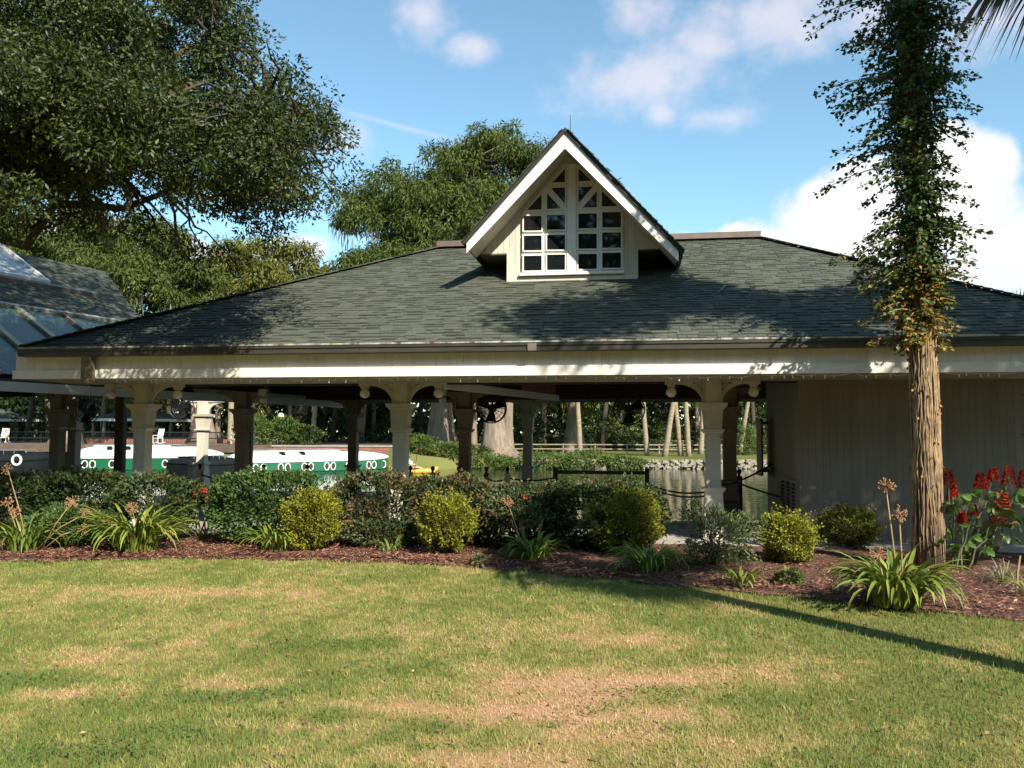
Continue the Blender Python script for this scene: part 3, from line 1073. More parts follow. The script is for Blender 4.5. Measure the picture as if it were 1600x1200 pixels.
# louvred vent low on the side wall
vt = MB()
n0, n1, v0, v1 = 0.22, 1.55, 0.36, 0.90
vt.box(W_S - 0.03, W_S - 0.003, n0, n1, v1 - 0.05, v1)
vt.box(W_S - 0.03, W_S - 0.003, n0, n1, v0, v0 + 0.05)
for nn in (n0, n0 + 0.43, n0 + 0.86, n1 - 0.05):
    vt.box(W_S - 0.028, W_S - 0.003, nn, nn + 0.05, v0 + 0.051, v1 - 0.051)
vent = vt.build('vent', wall_paint, wall)
sl = MB().box(-0.022, -0.004, 0.004, 0.372, -0.004, 0.012)
sl_me = sl.mesh('louvre', M('grey_louvre', (0.22, 0.20, 0.16), 0.6))
bk = MB().box(W_S - 0.0035, W_S - 0.0015, n0 + 0.05, n1 - 0.05, v0 + 0.05, v1 - 0.05)
bk.build('vent_shade_sheet', M('painted_hollow_shade', (0.02, 0.018, 0.015), 0.9), vent)  # dark sheet behind the louvres; shade of the hollow put into its colour
for nn in (n0 + 0.05, n0 + 0.48, n0 + 0.91):
    for j in range(7):
        ob = link('louvre', sl_me, vent)
        ob.location = (W_S - 0.004, nn, v0 + 0.075 + j * 0.058)
        ob.rotation_euler = (0, 0.5, 0)

# ---------------------------------------------------------------- dormer
DA = bl(883, 207, DF_N)               # top of the gable
DL = bl(729, 379, DF_N)               # left eave tip, top edge of the fascia
DR = bl(1060, 391, DF_N)              # right eave tip
print('dormer', DA, DL, DR, d_l, d_r)
sv = lambda s, n, z: Vector((s, n, z))
dorm = MB()
back_n = 6.6
th = 0.05
for (E, sg) in ((DL, -1), (DR, 1)):
    dv_ = Vector((E[0] - DA[0], 0, E[1] - DA[1])).normalized()
    nn = Vector((-dv_.z * sg, 0, dv_.x * sg))
    a_, b_2 = sv(DA[0], DF_N - 0.03, DA[1]), sv(E[0], DF_N - 0.03, E[1]) + dv_ * 0.05
    dorm.prism([a_, b_2, b_2 + nn * th, a_ + Vector((0, 0, th / max(0.3, nn.z)))], (0, back_n, 0))
dormer = dorm.build('dormer', deck_m, pav)
# dormer shingles: courses along both slopes
ds_ = MB()
for (E, sg) in ((DL, -1), (DR, 1)):
    dv_ = Vector((E[0] - DA[0], 0, E[1] - DA[1]))
    Ld = dv_.length + 0.06
    dv_.normalize()
    nn = Vector((-dv_.z * sg, 0, dv_.x * sg))
    base = sv(DA[0], DF_N - 0.05, DA[1]) + nn * (th + 0.003)
    nr = int(Ld / exposure)
    for r in range(nr + 1):
        y0 = rr_.uniform(-0.02, 0.0)
        d0, d1 = max(0, Ld - (r + 1.1) * exposure), Ld - r * exposure
        if d1 <= 0.02:
            continue
        while y0 < back_n:
            w = rr_.uniform(0.15, 0.33)
            h = rr_.choice([0.012, 0.018, 0.024])
            p = [base + dv_ * d1 + Vector((0, y0, 0)), base + dv_ * d1 + Vector((0, y0 + w - .005, 0)), base + dv_ * d0 + Vector((0, y0 + w - .005, 0)), base + dv_ * d0 + Vector((0, y0, 0))]
            ds_.hexa(p + [p[0] + nn * h, p[1] + nn * h, p[2] + nn * 0.005, p[3] + nn * 0.005], rr_.random())
            y0 += w
tag(ds_.build('shingles', shingle_m, dormer), kind='stuff')
# rake fascia boards (mitred at the peak)
fw = 0.165
for (E, sg) in ((DL, -1), (DR, 1)):
    dv_ = Vector((E[0] - DA[0], 0, E[1] - DA[1])).normalized()
    drop = fw / abs(dv_.x)
    a_, b_2 = sv(DA[0] + sg * 0.001, DF_N, DA[1] - 0.012), sv(E[0], DF_N, E[1] - 0.012)
    m_ = MB()
    m_.prism([a_, b_2, b_2 - Vector((0, 0, drop * 0.66)), a_ - Vector((0, 0, drop))], (0, 0.035, 0))
    m_.build('rake_board', white_paint, dormer)
    # brown trim strip above it
    m_ = MB()
    m_.prism([a_ + Vector((0, -0.012, 0.030)), b_2 + Vector((0, -0.012, 0.030)), b_2 + Vector((0, -0.012, 0.0)), a_ + Vector((0, -0.012, 0.0))], (0, 0.045, 0))
    m_.build('rake_trim', brown_metal, dormer)
    # sloping soffit boards under the rake
    m_ = MB()
    off = Vector((0, 0, -0.055))
    a2, b2 = sv(DA[0], DF_N + 0.037, DA[1]) + off, sv(E[0], DF_N + 0.037, E[1]) + off
    wn0 = (DW_N - DF_N - 0.04) / 6
    for i in range(6):
        m_.prism([a2 + Vector((0, wn0 * i + 0.003, 0)), b2 + Vector((0, wn0 * i + 0.003, 0)), b2 + Vector((0, wn0 * (i + 1) - .003, 0)), a2 + Vector((0, wn0 * (i + 1) - .003, 0))], (0, 0, -0.02))
    m_.build('rake_soffit', cream, dormer)
# gable wall in the plane DW_N, with eave returns on both sides
ret_l, ret_z = bl(750, 397, DW_N)
ret_r = bl(1047, 386, DW_N)[0]
slL = (DA[1] - DL[1]) / (DA[0] - DL[0])
slR = (DA[1] - DR[1]) / (DR[0] - DA[0])


def gable_top(s):
    return DA[1] - 0.075 - (slL * (DA[0] - s) if s < DA[0] else slR * (s - DA[0]))


gw = MB()
ret_l = max(ret_l, DA[0] - (DA[1] - 0.08 - ret_z) / slL)
ret_r = min(ret_r, DA[0] + (DA[1] - 0.08 - ret_z) / slR)
gw.prism([(ret_l, DW_N + 0.02, ret_z), (d_l, DW_N + 0.02, ret_z), (d_l, DW_N + 0.02, d_base_z - 0.25), (d_r, DW_N + 0.02, d_base_z - 0.25), (d_r, DW_N + 0.02, ret_z),
          (ret_r, DW_N + 0.02, ret_z), (DA[0], DW_N + 0.02, DA[1] - 0.08)], (0, 0.05, 0))
gwall = gw.build('gable_wall', cream, dormer)
s = ret_l
while s < ret_r - 0.01:
    a_, b_2 = s + 0.002, min(s + 0.1, ret_r) - 0.002
    zb = d_base_z - 0.02 if (d_l - 0.03 <= s and s + 0.05 < d_r) else ret_z
    za, zc = gable_top(a_), gable_top(b_2)
    if za > zb + 0.01 and zc > zb + 0.005:
        m_ = MB()
        pl = [(a_, DW_N, zb), (b_2, DW_N, zb), (b_2, DW_N, zc)]
        if a_ < DA[0] < b_2:
            pl.append((DA[0], DW_N, gable_top(DA[0])))
        pl.append((a_, DW_N, za))
        m_.prism(pl, (0, 0.018, 0))
        m_.build('gable_board', cream_board, dormer)
    s += 0.1
# cheeks and closed eave boxes behind the returns
ck = MB()
ck.box(d_l, d_l + 0.05, DW_N + 0.075, 5.0, 3.6, ret_z + 0.02)
ck.box(d_r - 0.05, d_r, DW_N + 0.075, 5.0, 3.6, ret_z + 0.02)
ck.build('cheek_wall', cream, dormer)
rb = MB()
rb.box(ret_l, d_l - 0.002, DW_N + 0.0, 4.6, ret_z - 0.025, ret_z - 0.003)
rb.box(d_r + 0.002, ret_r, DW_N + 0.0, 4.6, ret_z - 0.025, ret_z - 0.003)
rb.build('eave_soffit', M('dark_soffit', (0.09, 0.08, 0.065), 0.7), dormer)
# corner and sill trim
tr = MB()
tr.box(d_l - 0.012, d_l + 0.06, DW_N - 0.018, DW_N - 0.002, d_base_z - 0.02, ret_z)
tr.box(d_r - 0.06, d_r + 0.012, DW_N - 0.018, DW_N - 0.002, d_base_z - 0.02, ret_z)
tr.box(d_l + 0.062, d_r - 0.062, DW_N - 0.018, DW_N - 0.002, d_base_z - 0.02, d_base_z + 0.10)
tr.build('corner_trim', cream, dormer)


def wz(zx, zy):       # coordinates measured on an enlarged crop of the dormer
    return bl(660 + zx / 3.478, 170 + zy / 3.478, DW_N)


# white surround panel of the window
outline = [(537, 900), (1094, 882), (1092, 555), (845, 300), (775, 300), (545, 568)]
pts = [wz(*p) for p in outline]
m_ = MB()
m_.prism([(s, DW_N - 0.024, z) for s, z in pts], (0, 0.022, 0))
win = m_.build('window', white_frame, dormer)
sb_ = MB()
a_, b_2 = wz(530, 902), wz(1097, 882)
sb_.box(a_[0], b_2[0], DW_N - 0.075, DW_N - 0.0255, min(a_[1], b_2[1]) - 0.03, min(a_[1], b_2[1]) + 0.02)
sb_.build('window_sill', white_frame, dormer)
mu = MB()
a_, b_2 = wz(788, 893), wz(836, 305)
mu.box(a_[0], b_2[0], DW_N - 0.060, DW_N - 0.0265, a_[1] + 0.02, b_2[1])
mu.build('mullion', white_frame, dormer)
panes = []
for (x0, x1), rowsz in (((552, 650), ((585, 667), (693, 774), (802, 883))), ((678, 777), ((580, 662), (688, 770), (796, 880))),
                        ((848, 949), ((572, 655), (682, 765), (791, 875))), ((977, 1080), ((564, 650), (675, 760), (785, 869)))):
    for y0, y1 in rowsz:
        panes.append([(x0, y1), (x1, y1 - 1), (x1, y0 - 1), (x0, y0)])
panes += [[(567, 555), (650, 552), (650, 465)], [(678, 550), (757, 547), (678, 461)], [(777, 522), (777, 430), (697, 434)], [(703, 407), (777, 404), (777, 328)],
          [(848, 400), (921, 396), (848, 323)], [(848, 521), (931, 425), (848, 428)], [(869, 543), (949, 540), (949, 448)], [(975, 537), (1064, 533), (975, 448)]]
for pl in panes:
    q = [wz(*p) for p in pl]
    cs, cz = sum(p[0] for p in q) / len(q), sum(p[1] for p in q) / len(q)
    m_ = MB()
    m_.prism([(s, DW_N - 0.030, z) for s, z in q], (0, 0.005, 0))
    m_.build('pane', glass_m, dormer)
    fm = MB()
    bw_ = 0.020
    n_ = len(q)
    # inner and outer outline of the bead (offset outwards)
    def offs(d):
        out = []
        for i in range(n_):
            p0, p1, p2 = Vector(q[i - 1]), Vector(q[i]), Vector(q[(i + 1) % n_])
            e0, e1 = (p1 - p0).normalized(), (p2 - p1).normalized()
            n0_, n1_ = Vector((e0.y, -e0.x)), Vector((e1.y, -e1.x))
            if n0_.dot(p1 - Vector((cs, cz))) < 0:
                n0_ = -n0_
            if n1_.dot(p1 - Vector((cs, cz))) < 0:
                n1_ = -n1_
            b = (n0_ + n1_)
            b = b / max(0.4, b.dot(n0_))
            out.append(p1 + b * d)
        return out
    oi, oo = offs(-0.002), offs(bw_)
    for i in range(n_):
        j = (i + 1) % n_
        fm.prism([(oi[i].x, DW_N - 0.052, oi[i].y), (oi[j].x, DW_N - 0.052, oi[j].y), (oo[j].x, DW_N - 0.052, oo[j].y), (oo[i].x, DW_N - 0.052, oo[i].y)], (0, 0.0275, 0))
    fm.build('pane_frame', white_frame, dormer)

# ---------------------------------------------------------------- things fixed to the pavilion
def world_empty(name, s, n, z):
    return empty(name, bw(s, n, z), -A)


names_col = {225: 'leftmost front column', 627: 'middle front column', 1113: 'right front column beside the enclosed room'}
for px, s_, n_0 in front_cols:
    for sg, side in ((-1, 'left'), (1, 'right')):
        g = world_empty('globe_lamp', s_ + sg * 0.60, 0.0, 2.36)
        m_ = MB()
        m_.box(-0.09, 0.09, -0.06, 0.06, -0.03, 0.024)
        m_.box(-0.055, 0.055, -0.05, 0.05, -0.075, -0.031)
        m_.build('mount', cream, g)
        MB().sphere((0, 0, -0.145), 0.078, 16, 10).build('globe', globe_m, g, True)
        tag(g, 'frosted globe lamp under the eave, %s of the %s' % (side, names_col[px]), 'lamp', 'globe lamps under the eave')
for px, side, n_0 in ((727, 'tan inner column near the big fan', 3.0), (380, 'dark inner column in front of the boats', 2.7)):
    s_ = bl(px, 640, n_0)[0] + (-0.45 if px == 727 else 0.42)
    g = world_empty('globe_lamp', s_, n_0, 2.36)
    m_ = MB()
    m_.box(-0.08, 0.08, -0.06, 0.06, -0.05, 0.08)
    m_.build('mount', cream, g)
    MB().sphere((0, 0, -0.13), 0.078, 14, 8).build('globe', globe_m, g, True)
    tag(g, 'shaded globe lamp beside the %s' % side, 'lamp', 'globe lamps under the eave')

# fairy-light strands along the eave
strands = [(168, 330), (335, 440), (445, 570), (580, 690), (705, 800), (808, 905), (915, 1020), (1030, 1180), (1190, 1330), (1340, 1420), (1480, 1590)]
words = ['first', 'second', 'third', 'fourth', 'fifth', 'sixth', 'seventh', 'eighth', 'ninth', 'tenth', 'eleventh']
for k, (pa, pb) in enumerate(strands):
    sa, sb = bl(pa, 590, FAS_N)[0], bl(pb, 588, FAS_N)[0]
    root = world_empty('string_lights', sa, FAS_N + 0.04, FAS_Z)
    L_ = sb - sa
    w_ = MB()
    pts = []
    nsp = 3
    for i in range(25):
        u = i / 24
        sag = (0.012 + 0.03 * ((k * 37) % 5) / 5) * abs(math.sin(u * PI * nsp))
        pts.append((u * L_, 0, -0.006 - sag))
    w_.tube(pts, 0.0042, 5)
    w_.build('wire', bulb_m, root)
    bb = MB()
    for i in range(1, int(L_ / 0.13)):
        x = i * 0.13 + rr_.uniform(-0.03, 0.03)
        u = max(0, min(1, x / L_))
        sag = (0.012 + 0.03 * ((k * 37) % 5) / 5) * abs(math.sin(u * PI * nsp))
        zz = -0.008 - sag
        bb.tube([(x, 0, zz), (x + rr_.uniform(-.008, .008), 0, zz - rr_.uniform(0.02, 0.045))], [0.008, 0.007], 5)
    bb.build('bulbs', bulb_m, root)['kind'] = 'stuff'
    tag(root, 'white fairy lights under the front eave, %s strand from the left' % words[k], 'string lights', 'fairy-light strands on the eave')


def fan(px, py, n_0, r, label):
    s_, z_ = bl(px, py, n_0)
    g = world_empty('drum_fan', s_, n_0, z_)
    cg = MB()
    for y0 in (-0.07, 0.07):
        for f in (1.0, 0.75, 0.5, 0.28):
            cg.tube([(r * f * math.cos(a), y0 * (1.25 - 0.25 * f), r * f * math.sin(a)) for a in np.linspace(0, 2 * PI, 29)], 0.005 if f < 1 else 0.012, 5)
    for i in range(16):
        a = 2 * PI * i / 16
        cg.tube([(0.05 * math.cos(a), -0.09, 0.05 * math.sin(a)), (r * math.cos(a), -0.07, r * math.sin(a)), (r * math.cos(a), 0.07, r * math.sin(a)), (0.05 * math.cos(a), 0.09, 0.05 * math.sin(a))], 0.0035, 4)
    cg.build('cage', black_iron, g)
    mo = MB()
    mo.tube([(0, -0.06, 0), (0, 0.20, 0)], [0.07, 0.085], 12)
    mo.build('motor', black_iron, g)
    for i in range(3):
        a = 2 * PI * i / 3 + 0.5
        b_ = MB()
        c_, s2 = math.cos(a), math.sin(a)
        rad, tan = Vector((c_, 0, s2)), Vector((-s2, 0, c_))
        b_.prism([rad * 0.05 - tan * 0.04 + Vector((0, -.02, 0)), rad * (r * .9) - tan * 0.12 + Vector((0, -.035, 0)), rad * (r * .92) + tan * 0.10 + Vector((0, .03, 0)), rad * 0.05 + tan * 0.05 + Vector((0, .02, 0))], (0, 0.006, 0))
        b_.build('blade', black_iron, g)
    md = MB()
    md.tube([(0, 0.1, 0.05), (0, 0.1, 2.985 - z_)], 0.022, 8)
    md.build('hanger', black_iron, g)
    tag(g, label, 'fan', 'black fans under the roof')


fan(983, 640, 3.0, 0.29, 'black caged fan hanging over the open water side of the pavilion')
fan(768, 638, 3.9, 0.30, 'black caged fan hanging in front of the pale cypress trunks')
fan(284, 637, 5.2, 0.27, 'black caged fan hanging near the far gazebo roof')
fan(136, 642, 4.6, 0.27, 'black caged fan hanging among the dark columns at the far left')

# dark framed board standing out from the side wall of the room
g = world_empty('wall_frame', W_S, 2.55, 0.0)
z0, z1 = bl(1200, 742, 2.6)[1], bl(1200, 655, 2.6)[1]
m_ = MB()
m_.box(-0.20, -0.17, -0.28, 0.28, z0, z1)
m_.build('board', black_iron, g)
m_ = MB()
for zz in (z0 + 0.05, z1 - 0.09):
    m_.box(-0.168, -0.032, -0.03, 0.03, zz, zz + 0.05)
m_.build('arm', black_iron, g)
m_ = MB()
m_.box(-0.214, -0.201, -0.30, 0.30, z1 - 0.05, z1 + 0.01)
m_.box(-0.214, -0.201, -0.30, 0.30, z0 - 0.01, z0 + 0.05)
m_.build('frame', black_iron, g)
tag(g, 'dark framed board on brackets at the side wall of the enclosed room', 'board')

# rope posts along the dock edge
fin = [(0.012, 0.0), (0.026, 0.01), (0.018, 0.03), (0.030, 0.045), (0.044, 0.075), (0.040, 0.10), (0.02, 0.118), (0.002, 0.122)]
post_px = [312, 412, 480, 641, 676, 717, 760, 793, 1155]
post_desc = {312: 'in front of the pale far column', 412: 'in front of the nearer boat', 480: 'in front of the middle of the receding boat', 641: 'just left-behind the middle front column', 676: 'right of the middle front column',
             717: 'by the tan inner column', 760: 'below the round fan cage', 793: 'nearest the black barrier rail', 1155: 'right of the flared front column, holding two ropes'}
post_m = M('post_wood', (0.42, 0.37, 0.29), 0.8, (0.30, 0.26, 0.2), 4)
posts = {}
for px in post_px:
    n_0 = 2.15 if px > 500 else 2.3
    s_ = bl(px, 740, n_0)[0]
    top = 0.86
    g = world_empty('rope_post', s_, n_0, FLOOR)
    m_ = MB()
    pw = 0.045
    m_.box(-pw, pw, -pw, pw, 0, top - FLOOR)
    m_.build('post', black_iron if px in (1155, 760) else post_m, g)
    MB().lathe(fin, (0, 0, top - FLOOR), 12).build('finial', black_iron, g, True)
    tag(g, 'slim rope post with black ball finial %s' % post_desc[px], 'post', 'rope posts along the dock')
    posts[px] = (s_, n_0, top - 0.08)


def rope(a, b, sag, label, r=0.016):
    a, b = Vector(a), Vector(b)
    g = bw(a.x, a.y, a.z)
    m_ = MB()
    pts = []
    for i in range(15):
        u = i / 14
        p = a.lerp(b, u)
        pts.append(bw(p.x, p.y, p.z - sag * 4 * u * (1 - u)) - g)
    m_.tube(pts, r, 6)
    o = m_.build('rope', rope_m)
    o.location = g
    tag(o, label, 'rope', 'black ropes along the dock')


colR = front_cols[2]
rail_l, rail_r = bl(868, 735, 2.1)[0], bl(1011, 735, 2.1)[0]
rope(posts[641], posts[676], 0.06, 'black rope between the two posts behind the middle front column')
rope(posts[676], posts[717], 0.06, 'black rope leading to the tan inner column')
rope(posts[760], posts[793], 0.06, 'short black rope between two posts left of the barrier rail')
rope(posts[793], (rail_l, 2.1, 0.80), 0.05, 'black rope from the last post to the barrier rail')
rope((rail_r, 2.1, 0.72), (colR[1] - 0.14, 0.06, 0.72), 0.07, 'upper black rope between barrier rail and right front column')
rope((rail_r, 2.1, 0.66), (colR[1] - 0.14, 0.08, 0.66), 0.07, 'lower black rope between barrier rail and right front column')
rope((colR[1] + 0.12, 0.12, 0.84), posts[1155], 0.03, 'black rope from right front column to the dark post')
rope(posts[1155], (W_S - 0.03, 2.2, 1.08), 0.02, 'black rope rising from the dark post to the side wall')
rope((posts[1155][0], posts[1155][1], posts[1155][2] - 0.05), (W_S + 1.35, -0.06, 0.42), 0.10, 'long black rope drooping across the vent to the front wall')
rope(posts[312], posts[412], 0.12, 'black rope in front of the two green boats')
rope(posts[412], posts[480], 0.08, 'black rope in front of the receding green boat')

g = world_empty('barrier_rail', rail_l, 2.1, FLOOR)
w_ = rail_r - rail_l
for x in (0, w_):
    MB().box(x - 0.04, x + 0.04, -0.04, 0.04, 0, 0.93).build('post', black_iron, g)
MB().box(0.041, w_ - 0.041, -0.03, 0.03, 0.82, 0.88).build('rail', black_iron, g)
MB().box(0.041, w_ - 0.041, -0.02, 0.02, 0.40, 0.44).build('rail', black_iron, g)
tag(g, 'black wooden barrier rail at the open dock edge in front of the water', 'barrier')

# small black bin behind the right front column
g = world_empty('litter_bin', colR[1] + 0.33, 1.1, FLOOR)
m_ = MB()
m_.hexa([(-.13, -.13, 0), (.13, -.13, 0), (.13, .13, 0), (-.13, .13, 0), (-.16, -.16, .42), (.16, -.16, .42), (.16, .16, .42), (-.16, .16, .42)])
m_.build('body', black_iron, g)
MB().box(-.17, .17, -.17, .17, .422, .46).build('lid', black_iron, g)
tag(g, 'small dark bin standing behind the right front column', 'bin')

# red-boarded canopy edge under the roof, running away to the right
TD = Vector((0.42, 0.907, 0)).normalized()
zc = 2.29
p_a, p_b = ground(744, 613, zc), ground(872, 627, zc)
p_a -= (p_b - p_a).normalized() * 1.2
g = empty('canopy_edge', (p_a.x, p_a.y, zc))
L_ = (p_b - p_a).length
g.rotation_euler = (0, 0, math.atan2(p_b.y - p_a.y, p_b.x - p_a.x))
MB().box(0, L_, -0.03, 0.03, 0.0, 0.13).build('fascia_board', white_paint, g)
rb_me = MB().box(0.012, 0.628, -0.012, 0.012, 0.132, 0.40).mesh('red_board', red_wood)
for k in range(3):
    ob = link('red_board', rb_me, g)
    ob.location = (L_ - 2.1 + k * 0.64, 0, 0)
MB().box(0, L_, 0.035, 0.30, 0.10, 0.13).build('soffit', ceiling_m, g)
tag(g, 'canopy edge with red-brown boards above a white fascia, hung under the roof', 'canopy')

# ================================================================== GLAZED BUILDING AT THE LEFT
GT = Vector((0.42, 0.907, 0)).normalized()          # along its eave, away to the right
GM = Vector((0.907, -0.42, 0)).normalized()         # horizontal, out of the slope facing us
GP0 = at(0, 598, 12.9)
GP0.z = 2.4
PH = math.radians(30)
GNR = (GM * math.sin(PH) + Vector((0, 0, math.cos(PH)))).normalized()
GUP = (-GM * math.cos(PH) + Vector((0, 0, math.sin(PH)))).normalized()
GR = empty('glazed_building', GP0)
tag(GR, 'shingled building with glazed skylights at the left, joined to the pavilion', 'building')


def gp(px, py, h=0.0):
    """pixel -> point on its roof slope (relative to the root), h above the slope"""
    return on_plane(px, py, GP0, GNR) - GP0 + GNR * h


def guv(px, py):
    q = gp(px, py)
    return q.dot(GT), q.dot(GUP)


def gq(u, v, h=0.0):
    return GT * u + GUP * v + GNR * h


ru, rv_ = guv(165, 424)                # far end of the ridge
hu, hv = guv(215, 492)                # a point on the hip
hip0 = hu + (hu - ru) / (rv_ - hv) * hv       # where the hip meets the eave
U0 = -9.0
m_ = MB()
top = [gq(U0, 0), gq(hip0, 0), gq(ru, rv_), gq(U0, rv_)]
m_.prism(top, -GNR * 0.08)
# far slope and hip end so that it is a closed roof
bx = [-GM * (2 * rv_ * math.cos(PH))]
m_.add([gq(ru, rv_), gq(U0, rv_), gq(U0, 0) + bx[0], gq(hip0, 0) + bx[0], gq(hip0, 0)], [(0, 1, 2, 3), (0, 3, 4)])
groof = m_.build('roof', deck_m, GR)
sh = MB()
nr = int(rv_ / exposure)
for r in range(nr):
    v0 = r * exposure
    u1 = hip0 + (ru - hip0) * v0 / rv_
    u = -4.5 + rr_.uniform(-0.2, 0)
    while u < u1:
        w = min(rr_.uniform(0.14, 0.33), u1 - u)
        h = rr_.choice([0.01, 0.016, 0.022])
        if w > 0.03:
            bn = .095 if rr_.random() < .5 else .16
            sh.hexa([gq(u, v0, 0), gq(u + w - .005, v0, 0), gq(u + w - .005, v0 + bn, 0), gq(u, v0 + bn, 0), gq(u, v0, h), gq(u + w - .005, v0, h), gq(u + w - .005, v0 + bn, .008), gq(u, v0 + bn, .008)], rr_.uniform(.3, .9))
            if bn < .16:
                sh.hexa([gq(u, v0 + bn, 0), gq(u + w - .005, v0 + bn, 0), gq(u + w - .005, v0 + .16, 0), gq(u, v0 + .16, 0), gq(u, v0 + bn, .008), gq(u + w - .005, v0 + bn, .008), gq(u + w - .005, v0 + .16, .004), gq(u, v0 + .16, .004)], 0.0)
        u += w
tag(sh.build('shingles', shingle_m, groof), kind='stuff')
# upper skylight: glazed lantern with pale frame
us1, vs1 = guv(38, 398)
us0, vs0 = guv(70, 446)
SK = 0.10
cols_u = [us0, us0 - 1.15, us0 - 2.3, us0 - 3.45, us0 - 4.6]
fmesh = MB()
for k in range(4):
    ub, ua = cols_u[k], cols_u[k + 1]
    gl = MB()
    gl.prism([gq(ua + 0.03, vs0, SK), gq(ub - 0.03, vs0, SK), gq(ub - 0.03, vs1, SK), gq(ua + 0.03, vs1, SK)], -GNR * 0.012)
    gl.build('skylight_pane', pale_glass, groof)
for ub in cols_u:
    m_ = MB()
    m_.bar(gq(ub, vs0 - 0.03, SK + 0.01), gq(ub, vs1 + 0.03, SK + 0.01), 0.07, 0.10, up=GNR)
    m_.build('glazing_bar', white_frame, groof)
for v_ in (vs0 - 0.05, vs1 - 0.28, vs1 + 0.06):
    m_ = MB()
    m_.bar(gq(cols_u[-1], v_, SK), gq(us0 + 0.03, v_, SK), 0.07, 0.13, up=GNR)
    m_.build('glazing_bar', white_frame, groof)
# brown flashing strip across the slope
b0, bv0 = guv(150, 464)
m_ = MB()
m_.bar(gq(U0, bv0, 0.06), gq(b0, bv0, 0.06), 0.12, 0.10, up=GNR)
m_.build('roof_strip', brown_metal, groof)
# lower glazing: long band of panes coloured with tree reflections under a pale rail
w0, wv0 = guv(168, 508)
uu = w0 + 0.4
LV0 = 0.10
k = 0
bars = [guv(116, 515)[0], guv(52, 512)[0], guv(12, 520)[0]]
step = abs(bars[0] - bars[1])
edges = [w0 + 0.6, bars[0], bars[1], bars[1] - step, bars[1] - 2 * step, bars[1] - 3 * step, bars[1] - 4 * step]
for a_, b_2 in zip(edges[1:], edges[:-1]):
    gl = MB()
    gl.prism([gq(a_ + .04, LV0, 0.09), gq(b_2 - .04, LV0, 0.09), gq(b_2 - .04, wv0 - .04, 0.09), gq(a_ + .04, wv0 - .04, 0.09)], -GNR * 0.012)
    gl.build('skylight_pane', sky_glass, groof)
for i, e in enumerate(edges[1:]):
    m_ = MB()
    m_.bar(gq(e, LV0, 0.10), gq(e, wv0, 0.10), 0.05 if i == 0 else 0.13, 0.08, up=GNR)
    m_.build('glazing_bar', brown_metal if i == 0 else M('pale_timber', (0.42, 0.38, 0.27), 0.6), groof)
m_ = MB()
m_.bar(gq(edges[-1], wv0 + 0.03, 0.09), gq(w0 + 0.6, wv0 + 0.03, 0.09), 0.07, 0.13, up=GNR)
m_.build('glazing_rail', gutter_edge, groof)
# eave fascias that run under the pavilion roof
LE = (at(540, 628, 21.0) - GP0).dot(GT)
m_ = MB()
m_.bar(GT * U0 + Vector((0, 0, -0.08)), GT * LE + Vector((0, 0, -0.08)), 0.05, 0.16)
m_.build('fascia_board', M('blue_white_paint', (0.62, 0.66, 0.70), 0.5, (0.54, 0.57, 0.60), 2), GR)
m_ = MB()
m_.bar(GT * U0 - GM * 0.28 + Vector((0, 0, 0.055)), GT * (LE + 0.4) - GM * 0.28 + Vector((0, 0, 0.055)), 0.05, 0.10)
m_.build('fascia_board', cream, GR)
m_ = MB()
m_.bar(GT * U0 - GM * 0.9 + Vector((0, 0, -0.02)), GT * LE - GM * 0.9 + Vector((0, 0, -0.02)), 1.1, 0.03)
m_.build('soffit', ceiling_m, GR)
m_ = MB()
for k in range(6):
    u = LE - 0.8 - k * 2.4
    m_.tube([GT * u + Vector((0, 0, -0.22)) - GM * .1, GT * u + Vector((0, 0, 0.0)) - GM * .1], 0.02, 6)
m_.build('hanger', black_iron, GR)
# posts carrying that eave
for k in range(4):
    u = LE - 1.0 - k * 3.9
    p = GT * u - GM * 2.2
    m_ = MB()
    m_.box(p.x - .09, p.x + .09, p.y - .09, p.y + .09, -GP0.z - .7, 0.9)
    m_.build('post', M('brown_post', (0.08, 0.06, 0.045), 0.7), GR)

# ================================================================== FAR BANK
def fz(x, y):
    return float(far_height(np.array(float(x)), np.array(float(y))))


# stones at the foot of the far lawn
stone_root = empty('stone_revetment', at(1100, 725, 54))
sr = stone_root.location
m_ = MB()
for k in range(620):
    x = random.uniform(0.5, 26)
    y = float(shore_far(np.array(x))) - 0.12 + random.uniform(-0.15, 0.12)
    z = WATER - 0.05 + random.uniform(0, 0.62)
    w, h, d_ = random.uniform(0.12, 0.32), random.uniform(0.09, 0.2), random.uniform(0.1, 0.2)
    c = Vector((x, y + (z - WATER) * 0.15, z)) - sr
    j = lambda: random.uniform(-0.03, 0.03)
    m_.hexa([(c.x + sx * w / 2 + j(), c.y + sy * d_ + j(), c.z + sz * h / 2 + j()) for sz in (-1, 1) for sx, sy in ((-1, -1), (1, -1), (1, 1), (-1, 1))])
tag(m_.build('stones', stone_m, stone_root), kind='stuff')
tag(stone_root, 'low wall of pale rough stones along the far water edge', 'stone wall')

